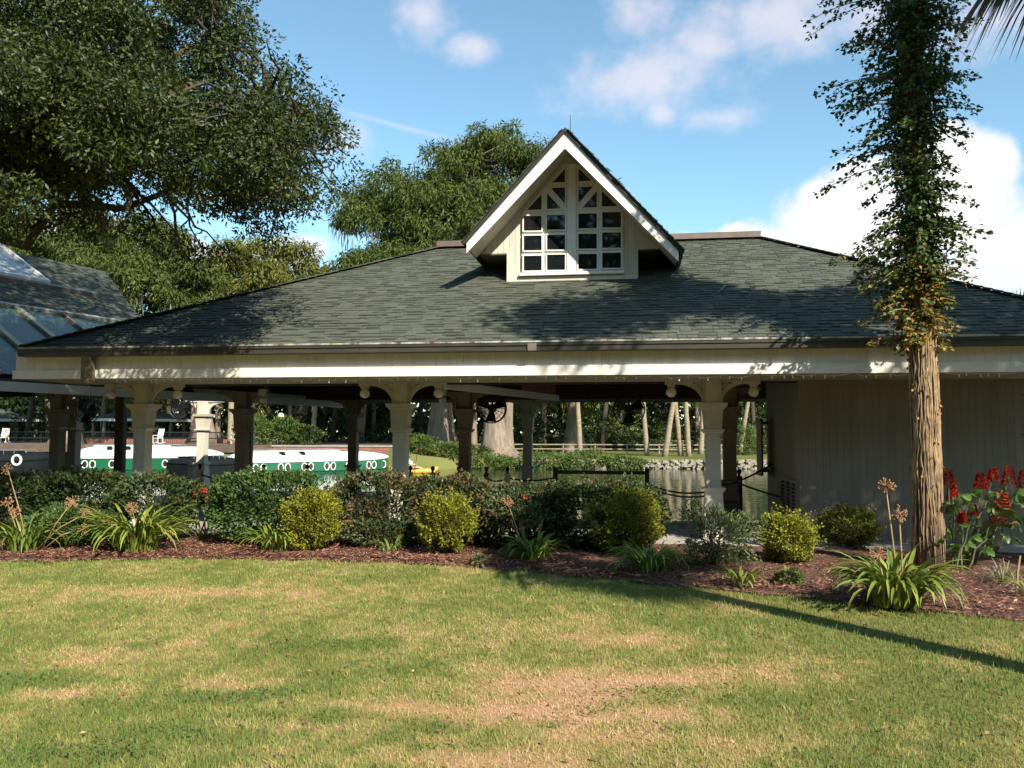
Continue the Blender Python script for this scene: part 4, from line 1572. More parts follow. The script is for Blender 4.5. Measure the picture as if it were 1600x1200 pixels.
# brick retaining wall at the left
br = empty('brick_wall', (-14, 54.2, 0.0))
xw0, xw1 = at(428, 700, 54.2).x, at(690, 700, 54.2).x
m_ = MB()
m_.box(xw0 + 14, xw1 + 14, -0.15, 0.15, WATER - 0.3, 0.62)
m_.build('core', M('mortar', (0.30, 0.22, 0.17), 0.9), br)
m_ = MB()
for r in range(9):
    x = xw0 + 14 - (0.25 if r % 2 else 0)
    while x < xw1 + 14:
        w = 0.48
        m_.box(x, x + w, -0.165, -0.151, -0.5 + r * 0.125, -0.5 + r * 0.125 + 0.11, random.random())
        x += 0.5
tag(m_.build('bricks', brick_m, br), kind='stuff')
MB().box(xw0 + 13.9, xw1 + 14.1, -0.22, 0.20, 0.622, 0.70).build('coping', concrete, br)
tag(br, 'long low red brick wall across the water behind the receding boat', 'brick wall')
tp = MB()
tp.add([(-60, 54.5, .655), (-7.2, 54.5, .655), (-7.2, 76, .655), (-60, 76, .655), (-60, 54.5, .2), (-7.2, 54.5, .2), (-7.2, 76, .2), (-60, 76, .2)], [(0, 1, 2, 3), (4, 5, 1, 0), (5, 6, 2, 1), (6, 7, 3, 2), (7, 4, 0, 3)])
tag(tp.build('terrace', M('terrace_paving', (0.13, 0.085, 0.06), .9, (0.085, 0.06, 0.042), 1.2, .3, 12)), kind='structure')
br2 = empty('brick_planter', at(300, 690, 66))
m_ = MB()
pA, pB = at(128, 690, 66) - br2.location, at(385, 690, 66) - br2.location
m_.box(pA.x, pB.x, -0.2, 0.2, -br2.location.z + 0.5, 0.25)
m_.build('wall', brick_m, br2)
MB().box(pA.x, pB.x, -0.26, 0.24, 0.252, 0.31).build('coping', brick_m, br2)
tag(br2, 'red brick planter wall below the far gazebo', 'brick wall')


def gazebo(px, pya, half, Y, label, group):
    c = at(px, 690, Y)
    zb = fz(c.x, Y)
    g = empty('gazebo', (c.x, Y, zb))
    ze = at(px, 655, Y).z - zb
    za = at(px, pya, Y).z - zb
    n = 8
    ring = [(half * math.cos(2 * PI * (i + .5) / n), half * math.sin(2 * PI * (i + .5) / n)) for i in range(n)]
    m_ = MB()
    m_.add([(x, y, ze) for x, y in ring] + [(0, 0, za)], [(i, (i + 1) % n, n) for i in range(n)])
    m_.add([(x, y, ze - .02) for x, y in ring], [tuple(range(n))[::-1]])
    m_.build('roof', far_roof_m, g)
    for i in range(n):
        a_, b_2 = ring[i], ring[(i + 1) % n]
        m_ = MB()
        m_.bar((a_[0], a_[1], ze - 0.12), (b_2[0], b_2[1], ze - 0.12), 0.08, 0.24)
        m_.build('fascia_board', white_paint, g)
        m_ = MB()
        q = 0.86
        m_.box(a_[0] * q - .11, a_[0] * q + .11, a_[1] * q - .11, a_[1] * q + .11, 0, ze - 0.02)
        m_.build('post', grey_wood, g)
    MB().lathe([(half * .93, -0.3), (half * .93, 0.10)], n=8).build('deck', grey_wood, g)
    tag(g, label, 'gazebo', group)


gazebo(217, 634, 4.5, 76, 'octagonal gazebo with green-grey roof and white eave across the water', 'gazebos')
gazebo(-20, 634, 4.8, 80, 'gazebo at the left edge, partly cut off, dark below its pale eave', 'gazebos')


def rail_fence(name, pts, h, nrail, mat, label, cat, spacing, pr=0.05, balus=False):
    a = pts[0]
    g = empty(name, a)
    for A_, B_ in zip(pts[:-1], pts[1:]):
        A_, B_ = Vector(A_) - Vector(a), Vector(B_) - Vector(a)
        n = max(1, int((B_ - A_).length / spacing))
        for i in range(n + 1):
            p = A_.lerp(B_, i / n)
            MB().box(p.x - pr, p.x + pr, p.y - pr, p.y + pr, p.z - 0.3, p.z + h + 0.08).build('post', mat, g)
        for r in range(nrail):
            z = h * (r + 1) / nrail
            m_ = MB()
            m_.bar(A_ + Vector((0, -pr - .03, z)), B_ + Vector((0, -pr - .03, z)), 0.05, 0.09)
            m_.build('rail', mat, g)
        if balus:
            m_ = MB()
            nb2 = int((B_ - A_).length / 0.16)
            for i in range(nb2):
                p = A_.lerp(B_, (i + .5) / nb2)
                m_.box(p.x - .012, p.x + .012, p.y - .012, p.y + .012, p.z, p.z + h)
            tag(m_.build('balusters', mat, g), kind='stuff')
    tag(g, label, cat)
    return g


fy = 66.0
rail_fence('rail_fence', [(at(730, 700, fy).x, fy, fz(0, fy)), (at(1080, 700, fy).x, fy, fz(0, fy)), (at(1215, 700, fy + 3).x, fy + 3, fz(20, fy))], 0.72, 2, grey_wood,
           'long split-rail fence of weathered wood across the far lawn', 'fence', 2.45, 0.05)
rail_fence('iron_railing', [(at(-60, 700, 64).x, 64, 0.58), (at(372, 700, 64).x, 64, 0.58)], 0.95, 2, black_iron, 'black iron railing in front of the far gazebo', 'railing', 3.0, 0.035, True)
ra, rb2 = at(362, 678, 62), at(447, 690, 59.5)
rail_fence('ramp_railing', [(ra.x, 62, ra.z - 0.75), (rb2.x, 59.5, rb2.z - 0.75)], 0.75, 2, M('pale_rail', (0.46, 0.41, 0.34), 0.7), 'pale wooden handrail sloping down beside the far brick wall', 'railing', 2.0, 0.05)
rail_fence('wooden_footbridge_rail', [(at(1035, 700, 78).x, 78, 0.0), (at(1105, 700, 80).x, 80, 0.0)], 0.85, 4, grey_wood, 'short brown wooden railing with many boards behind the leaning palms', 'railing', 0.9, 0.07)


def chair(px, Y, rz, label):
    c = at(px, 695, Y)
    g = empty('rocking_chair', (c.x, Y, 0.656), rz)
    for s_ in (-1, 1):
        MB().box(s_ * .27 - .025, s_ * .27 + .025, -0.30, -0.25, 0.04, 0.62).build('leg', white_paint, g)
        MB().box(s_ * .27 - .025, s_ * .27 + .025, 0.22, 0.27, 0.04, 0.45).build('leg', white_paint, g)
        MB().box(s_ * .27 - .05, s_ * .27 + .05, -0.34, 0.26, 0.622, 0.66).build('armrest', white_paint, g)
        m_ = MB()
        m_.tube([(s_ * .27, -0.5, 0.09), (s_ * .27, -0.2, 0.025), (s_ * .27, 0.2, 0.025), (s_ * .27, 0.5, 0.09)], 0.03, 6)
        m_.build('rocker', white_paint, g)
    MB().box(-.27, .27, -0.30, 0.24, 0.40, 0.44).build('seat', white_paint, g)
    for k in range(5):
        x = -0.22 + k * 0.11
        m_ = MB()
        m_.hexa([(x - .04, .24, .45), (x + .04, .24, .45), (x + .04, .27, .45), (x - .04, .27, .45), (x - .04, .42, 1.15), (x + .04, .42, 1.15), (x + .04, .45, 1.15), (x - .04, .45, 1.15)])
        m_.build('back_slat', white_paint, g)
    tag(g, label, 'chair', 'white rocking chairs by the gazebo')


chair(232, 62.6, 0.5, 'white rocking chair half hidden behind the leftmost front column')
chair(246, 62.8, -0.3, 'white rocking chair facing the water just right of the leftmost front column')
chair(5, 62.6, 0.2, 'white rocking chair at the extreme left edge')

# globe street lamp on the far bank
c = at(438, 696, 60)
g = empty('lamp_post', (c.x, 60, 0.5))
zt = at(438, 650, 60).z - 0.5
MB().lathe([(0.14, 0), (0.14, 0.12), (0.06, 0.3), (0.045, 1.0), (0.04, zt - 0.28), (0.09, zt - 0.25)], n=10).build('post', black_iron, g)
MB().sphere((0, 0, zt - 0.02), 0.24, 14, 9, 1.1).build('globe', globe_m, g, True)
tag(g, 'black lamp post with cream globe across the water', 'lamp post')


# ---------------------------------------------------------------- boats
def boat(name, A_, B_, beam, zt, zroof, label, dark=False, roof_y=1.0):
    """hull from A_ (stern) to B_ (bow): waterline points of the side facing us"""
    A_, B_ = Vector(A_), Vector(B_)
    L_ = (B_ - A_).length
    g = empty(name, (A_.x, A_.y, WATER), math.atan2(B_.y - A_.y, B_.x - A_.x))
    hz = zt - WATER
    rz = zroof - WATER
    n = 24
    def half(u):
        return beam / 2 * (1 - max(0, (u - 0.72) / 0.28) ** 2.2 * 0.88) * (1 - max(0, (0.12 - u) / 0.12) ** 2 * 0.25)
    vs, fs = [], []
    for i in range(n + 1):
        u = i / n
        h = half(u)
        x = u * L_
        sheer = 0.10 * max(0, (u - 0.6) / 0.4) ** 2
        for (yy, zz) in ((-h * .92, -0.45), (-h, 0.05), (-h, hz + sheer), (h, hz + sheer), (h, 0.05), (h * .92, -0.45)):
            vs.append((x, yy + beam / 2, zz))
    for i in range(n):
        for j in range(5):
            fs.append((i * 6 + j, (i + 1) * 6 + j, (i + 1) * 6 + j + 1, i * 6 + j + 1))
    fs += [tuple(range(6)), tuple(n * 6 + j for j in range(6))[::-1]]
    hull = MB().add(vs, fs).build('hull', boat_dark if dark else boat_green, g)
    # white rub rail
    m_ = MB()
    for i in range(n):
        for sg in (-1, 1):
            u0, u1 = i / n, (i + 1) / n
            s0, s1 = 0.10 * max(0, (u0 - 0.6) / 0.4) ** 2, 0.10 * max(0, (u1 - 0.6) / 0.4) ** 2
            m_.bar((u0 * L_, beam / 2 + sg * (half(u0) + .02), hz + .02 + s0), (u1 * L_, beam / 2 + sg * (half(u1) + .02), hz + .02 + s1), 0.05, 0.07)
    m_.build('rub_rail', boat_white if not dark else boat_dark, hull)
    # cabin roof: low crowned white superstructure with raised centre
    vs, fs = [], []
    prof = [(-1.0, 0.0), (-0.97, 0.45), (-0.86, 0.80), (-0.5, 0.95), (0, 1.0), (0.5, 0.95), (0.86, 0.80), (0.97, 0.45), (1.0, 0.0)]
    k = len(prof)
    for i in range(n + 1):
        u = i / n
        h = half(u) * 0.97
        fade = min(1, u / 0.06) ** 0.5 * min(1, (1 - u) / 0.22) ** 0.6
        sheer = 0.10 * max(0, (u - 0.6) / 0.4) ** 2
        for a_, b_2 in prof:
            vs.append((u * L_, beam / 2 + a_ * h, hz + 0.05 + sheer + (rz - hz - 0.05) * b_2 * max(0.12, fade)))
    for i in range(n):
        for j in range(k - 1):
            fs.append((i * k + j, (i + 1) * k + j, (i + 1) * k + j + 1, i * k + j + 1))
    fs += [tuple(range(k)), tuple(n * k + j for j in range(k))[::-1]]
    rf_ = MB().add(vs, fs).build('cabin_roof', boat_white if not dark else boat_dark, g, True)
    m_ = MB()
    m_.box(L_ * .12, L_ * .62, beam * .28, beam * .72, rz - 0.02, rz + 0.09)
    m_.build('roof_hatch', boat_white if not dark else boat_dark, g)
    for x in (0.22, 0.34):
        m_ = MB()
        m_.hexa([(L_ * x, beam * .06, rz - .16), (L_ * x + .3, beam * .06, rz - .16), (L_ * x + .3, beam * .16, rz - .1), (L_ * x, beam * .16, rz - .1),
                 (L_ * x, beam * .07, rz + .06), (L_ * x + .2, beam * .07, rz + .06), (L_ * x + .2, beam * .15, rz + .06), (L_ * x, beam * .15, rz + .06)])
        m_.build('roof_vent', boat_dark, g)
    # portholes in pairs
    npair = int(L_ / 1.45) if not dark else 0
    for i in range(npair):
        for dx in (0, 0.42):
            x = 0.7 + i * 1.45 + dx
            if x > L_ * 0.93:
                continue
            yy = beam / 2 - half(x / L_)
            ph = MB()
            ph.tube([(x + .155 * math.cos(a), yy - .012, hz * .56 + .215 * math.sin(a)) for a in np.linspace(0, 2 * PI, 21)], 0.03, 6, cap=False)
            pr_ = ph.build('porthole', boat_white, g)
            MB().add([(x + .15 * math.cos(a), yy - .014, hz * .56 + .21 * math.sin(a)) for a in np.linspace(0, 2 * PI, 20, endpoint=False)] +
                     [(x + .15 * math.cos(a), yy - .004, hz * .56 + .21 * math.sin(a)) for a in np.linspace(0, 2 * PI, 20, endpoint=False)],
                     [tuple(range(20)), tuple(range(20, 40))] + [(i2, (i2 + 1) % 20, 20 + (i2 + 1) % 20, 20 + i2) for i2 in range(20)]).build('glass', porthole_m, pr_)
    # grab rail along the roof, and a boot stripe on the hull
    m_ = MB()
    for sg in (-1, 1):
        yy = beam / 2 + sg * half(.4) * .80
        m_.tube([(L_ * .08, yy, rz + .02), (L_ * .10, yy, rz + .13), (L_ * .40, yy, rz + .14), (L_ * .70, yy, rz + .13), (L_ * .72, yy, rz + .0)], .016, 6)
        for q_ in (.2, .3, .4, .5, .6):
            m_.tube([(L_ * q_, yy, rz - .12), (L_ * q_, yy, rz + .13)], .013, 5)
    m_.build('grab_rail', M('steel_rail', (0.5, 0.5, 0.5), .35, metallic=.8), g)
    m_ = MB()
    for i in range(n):
        u0, u1 = i / n, (i + 1) / n
        m_.bar((u0 * L_, beam / 2 - half(u0) - .004, .10), (u1 * L_, beam / 2 - half(u1) - .004, .10), 0.02, 0.05)
    m_.build('boot_stripe', boat_dark, hull)
    tag(g, label, 'boat', 'glass-bottom boats at the dock')
    return g


def wat(px, Y):
    p = at(px, 700, Y)
    return (p.x, Y, WATER)


boat('tour_boat', wat(382, 44.0), wat(628, 51.0), 3.4, -0.10, 0.42, 'white-roofed green boat with portholes, receding to the right beside the middle column')
boat('tour_boat', wat(112, 47.0), wat(348, 49.5), 3.4, 0.02, 0.66, 'white-roofed green boat with portholes behind the leftmost front column')
boat('tour_boat', wat(-80, 41.0), wat(84, 42.5), 3.0, 0.05, 0.45, 'dark covered boat at the left edge, shade put into its dark colour', True)
boat('tour_boat', wat(300, 38.0), wat(392, 40.5), 2.6, 0.0, 0.30, 'low boat with shade put into its dark colour, between the two green boats', True)
# white lifebuoy-like ring on the dark boat
p = Vector(at(26, 719, 40.7))
g = MB()
g.tube([(0.22 * math.cos(a), 0, 0.24 * math.sin(a)) for a in np.linspace(0, 2 * PI, 25)], 0.06, 8, cap=False)
o = g.build('lifebuoy', boat_white, None, True)
o.location = p
tag(o, 'white ring buoy hanging on the dark boat at the left edge', 'lifebuoy')

# yellow kayak with a paddler
kc = at(646, 732, 47.5)
g = empty('kayak', (kc.x, 47.5, WATER), 0.08)
vs, fs = [], []
n, L_ = 16, 2.9
for i in range(n + 1):
    u = i / n
    x = (u - .5) * L_
    w = 0.36 * math.sin(PI * u) ** 0.7 + 0.01
    up_ = 0.16 * (2 * abs(u - .5)) ** 2.5
    for yy, zz in ((0, -0.12 + up_ * .5), (-w * .8, -0.02 + up_ * .6), (-w, 0.16 + up_), (-w * .4, 0.25 + up_), (w * .4, 0.25 + up_), (w, 0.16 + up_), (w * .8, -0.02 + up_ * .6)):
        vs.append((x, yy, zz))
for i in range(n):
    for j in range(7):
        fs.append((i * 7 + j, (i + 1) * 7 + j, (i + 1) * 7 + (j + 1) % 7, i * 7 + (j + 1) % 7))
fs += [tuple(range(7)), tuple(n * 7 + j for j in range(7))[::-1]]
MB().add(vs, fs).build('hull', kayak_m, g, True)
MB().lathe([(0.26, 0.235), (0.30, 0.29), (0.26, 0.275)], n=14).build('cockpit_rim', black_iron, g)
tag(g, 'yellow kayak on the water behind the middle front column', 'kayak')


def skin_person(loc, rz, label):
    me = bpy.data.meshes.new('person')
    J = [(0, 0, .10), (0, 0, .30), (0, .02, .52), (0, .02, .60), (0, .03, .68), (0, .035, .80),
         (-.17, .02, .54), (-.26, -.10, .36), (-.18, -.34, .38), (-.16, -.42, .38),
         (.17, .02, .54), (.26, -.10, .36), (.18, -.34, .38), (.16, -.42, .38),
         (-.11, -.10, .11), (-.14, -.45, .22), (-.13, -.80, .12), (.11, -.10, .11), (.14, -.45, .22), (.13, -.80, .12)]
    E = [(0, 1), (1, 2), (2, 3), (3, 4), (4, 5), (2, 6), (6, 7), (7, 8), (8, 9), (2, 10), (10, 11), (11, 12), (12, 13), (0, 14), (14, 15), (15, 16), (0, 17), (17, 18), (18, 19)]
    R = [.14, .145, .12, .06, .085, .07, .065, .048, .038, .03, .065, .048, .038, .03, .09, .07, .05, .09, .07, .05]
    me.from_pydata(J, E, [])
    o = link('person', me)
    o.modifiers.new('skin', 'SKIN')
    for sv_, r in zip(me.skin_vertices[0].data, R):
        sv_.radius = (r, r)
    me.skin_vertices[0].data[0].use_root = True
    s2 = o.modifiers.new('sub', 'SUBSURF')
    s2.levels = s2.render_levels = 2
    dg = bpy.context.evaluated_depsgraph_get()
    nm = bpy.data.meshes.new_from_object(o.evaluated_get(dg))
    nm.name = 'person'
    o.modifiers.clear()
    o.data = nm
    nm.materials.clear()
    nm.materials.append(skin_m)
    nm.polygons.foreach_set('use_smooth', [True] * len(nm.polygons))
    o.location, o.rotation_euler = loc, (0, 0, rz)
    m_ = MB()
    m_.lathe([(.17, .08), (.185, .2), (.18, .38), (.20, .50), (.15, .57), (.07, .60)], n=14)
    for sg in (-1, 1):
        m_.tube([(sg * .12, .02, .54), (sg * .19, 0, .52), (sg * .25, -.07, .40)], [.085, .085, .075], 8)
    m_.build('shirt', shirt_m, o, True)
    m_ = MB()
    m_.sphere((0, .05, .775), .10, 12, 8, 1.05)
    m_.build('hair', hair_m, o, True)
    tag(o, label, 'person')
    return o


skin_person((kc.x - 0.25, 47.5, WATER + 0.14), 1.65, 'person in a white shirt sitting in the yellow kayak')
pd = MB()
pd.tube([(-0.9, 0, -0.28), (0.9, 0, 0.28)], 0.018, 6)
for s_ in (-1, 1):
    pd.hexa([(s_ * .85, -.012, s_ * .265 - .08), (s_ * 1.25, -.012, s_ * .39 - .09), (s_ * 1.25, .012, s_ * .39 - .09), (s_ * .85, .012, s_ * .265 - .08),
             (s_ * .85, -.012, s_ * .265 + .08), (s_ * 1.25, -.012, s_ * .39 + .09), (s_ * 1.25, .012, s_ * .39 + .09), (s_ * .85, .012, s_ * .265 + .08)])
o = pd.build('paddle', black_iron)
o.location = (kc.x + 0.13, 47.48, WATER + 0.55)
o.rotation_euler = (0, 0, 1.65)
tag(o, 'dark paddle held by the person in the kayak', 'paddle')

# ================================================================== VEGETATION
def crown_leaves(P, R, nper, L, W, rs, droop=0.0, up=0.35, hollow=0.45, flat=0.8):
    """leaves spread round cluster centres P (radius R); returns centre, direction, normal, length, width, tint"""
    n = len(P)
    idx = np.repeat(np.arange(n), nper)
    d = rand_dirs(len(idx), rs)
    r = (hollow + (1 - hollow) * rs.rand(len(idx)) ** 0.6)[:, None] * R[idx][:, None]
    off = d * r * np.array([[1, 1, flat]])
    C = P[idx] + off
    D = d + rand_dirs(len(idx), rs) * 0.9
    D[:, 2] -= droop
    N = d * 0.6 + rand_dirs(len(idx), rs) * 0.7 + np.array([[0, 0, up]])
    ct = rs.normal(0, 0.13, n)[idx]
    tint = np.clip(0.42 + ct + rs.normal(0, 0.17, len(idx)), 0, 1)
    return C, D, N, rs.uniform(0.7, 1.3, len(idx)) * L, rs.uniform(0.75, 1.25, len(idx)) * W, tint


def hang(name, C, rs, L, W, mat, parent, base, tint=None):
    # too fine to pick apart
    """hanging strands (moss, drooping sprays)"""
    n = len(C)
    D = np.stack([rs.normal(0, 0.18, n), rs.normal(0, 0.18, n), -np.ones(n)], 1)
    t = np.clip(rs.normal(0.5, 0.2, n), 0, 1) if tint is None else tint
    return tag(leaf_mesh(name, C, D, rand_dirs(n, rs), L, W, t, mat, parent, base), kind='stuff')


def limb(m_, a, b, ra, rb_, rs, n=6, wob=0.08, sides=7):
    a, b = Vector(a), Vector(b)
    L_ = (b - a).length
    pts = []
    for i in range(n + 1):
        u = i / n
        p = a.lerp(b, u)
        k = math.sin(PI * u) * L_ * wob
        pts.append(p + Vector((rs.normal() * k * .6, rs.normal() * k * .6, rs.normal() * k * .6 + k * .5)))
    m_.tube(pts, [ra + (rb_ - ra) * i / n for i in range(n + 1)], sides)
    return pts


def poly_points(poly, n, d0, dth, rs, shrink=0.0):
    """n points in the volume behind a crown outline; thinner in depth towards the rim"""
    poly = list(poly)
    xs_, ys_ = np.array([p[0] for p in poly]), np.array([p[1] for p in poly])
    out = []
    while len(out) < n:
        px, py = rs.uniform(xs_.min(), xs_.max(), 400), rs.uniform(ys_.min(), ys_.max(), 400)
        ok = in_poly(px, py, poly)
        for a, b in zip(px[ok], py[ok]):
            dmin = 1e9
            for i in range(len(poly)):
                p0, p1 = np.array(poly[i], float), np.array(poly[(i + 1) % len(poly)], float)
                e = p1 - p0
                t = np.clip(np.dot([a - p0[0], b - p0[1]], e) / max(1e-9, e @ e), 0, 1)
                dmin = min(dmin, math.hypot(*(p0 + e * t - [a, b])))
            if dmin < shrink:
                continue
            th = dth * min(1.0, 0.25 + dmin / 110.0)
            out.append(at(a, b, d0 + rs.uniform(-th, th)))
            if len(out) >= n:
                break
    return np.array([tuple(p) for p in out])


def lobes(P, R, k, rs, rc, low=-0.35):
    """k leaf clusters on the outer shell of each lobe, few on its underside"""
    out = []
    for p, r in zip(P, R):
        d = rand_dirs(k * 3, rs)
        d = d[d[:, 2] > low][:k]
        out.append(p + d * r * rs.uniform(.75, 1.0, (len(d), 1)) * np.array([[1, 1, .75]]))
    C = np.concatenate(out)
    return C, rs.uniform(.7, 1.3, len(C)) * rc


# ---------------------------------------------------------------- live oak, upper left
rs = np.random.RandomState(21)
oak_poly = [(-40, -60), (395, -60), (388, 60), (420, 100), (440, 135), (495, 150), (508, 175), (540, 222), (535, 260), (520, 300), (470, 318), (432, 330), (436, 352), (400, 370), (350, 385), (330, 372),
            (300, 352), (262, 345), (215, 340), (160, 346), (110, 330), (60, 345), (0, 352), (-40, 350)]
oak_out = [(-40, -60), (395, -60), (330, -400), (100, -700), (-300, -800), (-800, -500), (-900, 0), (-600, 320), (-300, 370), (-40, 350)]
OB = Vector((-11.0, 11.0, 0.0))
oak = empty('live_oak', OB)
tag(oak, 'large live oak hanging its dark leafy branches over the upper left', 'tree')
P1 = poly_points(oak_poly, 560, 10.6, 1.9, rs, 26)
LP, LR = P1[:105], rs.uniform(.38, .72, 105)
near_poly = [(-260, 40), (40, 60), (150, 110), (240, 180), (250, 240), (205, 315), (130, 345), (60, 358), (0, 365), (-60, 370), (-260, 360)]
LP = np.concatenate([LP, poly_points(near_poly, 52, 8.3, .8, rs, 18)])
LR = np.concatenate([LR, rs.uniform(.30, .52, 52)])
P1, R1 = lobes(LP, LR, 13, rs, .19)
P1c = poly_points(oak_poly, 70, 12.3, 0.6, rs, 30)
tip = [(30, 340), (55, 352), (85, 345), (105, 362), (130, 350), (170, 362), (190, 352), (215, 362), (240, 368), (262, 378), (10, 362), (75, 335), (145, 335), (205, 338), (235, 350), (285, 375), (300, 395), (312, 412), (150, 350), (505, 152), (498, 175), (538, 240), (530, 295), (440, 340), (430, 360), (420, 350), (60, 352), (20, 356), (325, 400), (350, 392), (415, 372),
       (472, 140), (478, 165), (430, 110), (455, 130), (525, 205), (545, 215), (525, 320), (505, 318), (480, 330)]
P1b = np.array([tuple(at(x + rs.uniform(-6, 6), y + rs.uniform(-6, 6), 11 + rs.uniform(-.5, .5))) for x, y in tip])
R1b = rs.uniform(0.14, 0.27, len(P1b))
P2 = poly_points(oak_out, 300, 11.5, 2.6, rs, 20)
R2 = rs.uniform(0.5, 0.9, len(P2))
m_ = MB()
tr_top = Vector((-10.6, 11.2, 3.4)) - OB
limb(m_, (0, 0, -0.2), tr_top, 0.55, 0.42, rs, 5, 0.02, 14)
limbs = []
for tx, ty, tY in ((120, 290, 10.5), (300, 210, 11.2), (330, 60, 11.5), (150, 80, 10.6), (430, 200, 11.0), (260, 300, 11.6), (-200, 100, 12.5), (-400, -200, 13.0), (100, -300, 12.0)):
    b = at(tx, ty, tY) - OB
    limbs.append(limb(m_, tr_top, b, 0.13, 0.04, rs, 8, 0.06, 8))
allp = [p for l_ in limbs for p in l_[2:]]
for c in list(P1[::5]) + list(P1b) + list(P2[::5]):
    c = Vector(c) - OB
    q = min(allp, key=lambda p: (p - c).length)
    limb(m_, q, c, 0.03, 0.008, rs, 5, 0.12, 5)
m_.build('trunk', bark_oak, oak, True)
a1 = crown_leaves(P1, R1, 85, 0.062, 0.027, rs, 0.15)
a1c = crown_leaves(P1c, rs.uniform(.35, .6, len(P1c)), 110, 0.08, 0.036, rs, 0.15)
a1b = crown_leaves(P1b, R1b, 90, 0.07, 0.030, rs, 0.3)
a2 = crown_leaves(P2, R2, 150, 0.17, 0.085, rs, 0.1)
leaf_mesh('crown', *[np.concatenate(z) for z in zip(a1, a1b, a1c, a2)], oak_leaf, oak, OB)
mp_ = [at(x, y, 10.6) for x, y in ((153, 322), (160, 335), (115, 285), (75, 255), (200, 300), (70, 60), (60, 90), (62, 110), (95, 305), (260, 290), (40, 320))]
MC = np.concatenate([np.array([tuple(p)]) + rs.normal(0, 1, (130, 3)) * np.array([[0.045, 0.05, 0.13]]) for p in mp_])
hang('spanish_moss', MC, rs, rs.uniform(0.1, 0.3, len(MC)), 0.008, moss_m, oak, OB)


# ---------------------------------------------------------------- distant trees
def far_tree(name, label, poly, d0, dth, ncl, rcl, nper, leaf, mat, trunk_px, seed, group=None, moss=0, bark=None, trunk_r=0.7, droop=1.1, cat='tree', flare=2.0):
    rs = np.random.RandomState(seed)
    tb = at(trunk_px[0], 700, d0)
    zb = fz(tb.x, d0)
    base = Vector((tb.x, d0, zb))
    root = empty(name, base)
    P = poly_points(poly, ncl, d0, dth, rs, 10)
    nl_ = max(8, int(len(P) * .75))
    P, R = lobes(P[:nl_], rs.uniform(.8, 1.3, nl_) * rcl * 1.1, 10, rs, rcl * .55, -.5)
    nper = int(nper * .22)
    a = crown_leaves(P, R, nper, leaf[0], leaf[1], rs, droop, 0.5, 0.35, 0.75)
    leaf_mesh('crown', *a, mat, root, base)
    m_ = MB()
    ztop = float(np.percentile(P[:, 2], 92)) - zb
    cxm = float(np.mean(P[:, 0])) - base.x
    pts, rad = [], []
    for i in range(13):
        u = i / 12
        pts.append((cxm * max(0, u - .2) * .9 + rs.normal() * .08, rs.normal() * .05, -0.3 + u * (ztop + .3)))
        rad.append(trunk_r * (1 - .85 * u) * (1 + (flare - 1) * math.exp(-u * 16)))
    k = len(m_.v)
    m_.tube(pts, rad, 18)
    # buttress folds at the foot
    for vi in range(k, len(m_.v)):
        x, y, z = m_.v[vi]
        f = 1 + 0.22 * math.exp(-max(0, z) / 1.6) * math.sin(math.atan2(y, x) * 7 + seed)
        m_.v[vi] = (x * f, y * f, z) if z < 4 else (x, y, z)
    ptsv = [Vector(p) for p in pts]
    for c in P[::14]:
        c = Vector(c) - base
        q = min(ptsv[4:], key=lambda p: abs(p.z - (c.z - 1.0)) + 0.2 * (p - c).length)
        limb(m_, q, c, 0.13, 0.03, rs, 4, 0.06, 5)
    m_.build('trunk', bark or bark_cypress, root, True)
    if moss:
        sel = P[rs.randint(0, len(P), moss)]
        MC = np.repeat(sel, 14, 0) + rs.normal(0, 1, (moss * 14, 3)) * np.array([[.35, .35, .5]]) - np.array([[0, 0, rcl * .6]])
        hang('spanish_moss', MC, rs, rs.uniform(0.6, 1.7, len(MC)), 0.10, moss_m, root, base)
    tag(root, label, cat, group)
    return root


CG = 'cypresses across the water'
far_tree('cypress_tree', 'tall broad cypress hung with moss, rising behind the dormer', [(540, 320), (565, 290), (605, 262), (640, 238), (695, 233), (735, 242), (742, 212), (790, 197), (838, 206), (862, 228), (890, 255), (960, 300), (960, 520), (560, 540), (535, 480), (560, 420), (540, 370)],
         64, 7, 320, 1.45, 330, (0.42, 0.11), cyp_leaf, (690, 707), 31, CG, 120, trunk_r=0.95)
far_tree('cypress_tree', 'shorter cypress at the left flank of the tallest tree, just above the roof line', [(520, 425), (548, 400), (575, 390), (600, 400), (690, 370), (690, 470), (560, 560), (515, 520)],
         57, 4, 85, 1.2, 300, (0.38, 0.10), cyp_leaf, (775, 712), 32, CG, 25, trunk_r=0.85)
far_tree('cypress_tree', 'olive cypress showing above the roof between oak tip and tall tree', [(315, 410), (350, 388), (395, 374), (432, 372), (470, 384), (515, 394), (540, 425), (540, 560), (315, 560)],
         82, 6, 110, 1.7, 280, (0.52, 0.14), cyp_leaf2, (470, 700), 33, CG, 20)
far_tree('cypress_tree', 'open cypress with sky gaps behind the glazed roof, right part', [(140, 370), (180, 342), (225, 340), (265, 352), (300, 372), (335, 395), (345, 560), (200, 560), (140, 480), (120, 420)],
         66, 5, 120, 1.2, 280, (0.42, 0.11), cyp_leaf, (318, 700), 34, CG, 15)
far_tree('cypress_tree', 'green cypress above the glazed roof at the left', [(-160, 335), (-20, 328), (30, 322), (75, 318), (120, 326), (165, 335), (200, 390), (180, 560), (-160, 560)],
         60, 5, 170, 1.25, 260, (0.42, 0.11), cyp_leaf, (105, 700), 35, CG, 20)

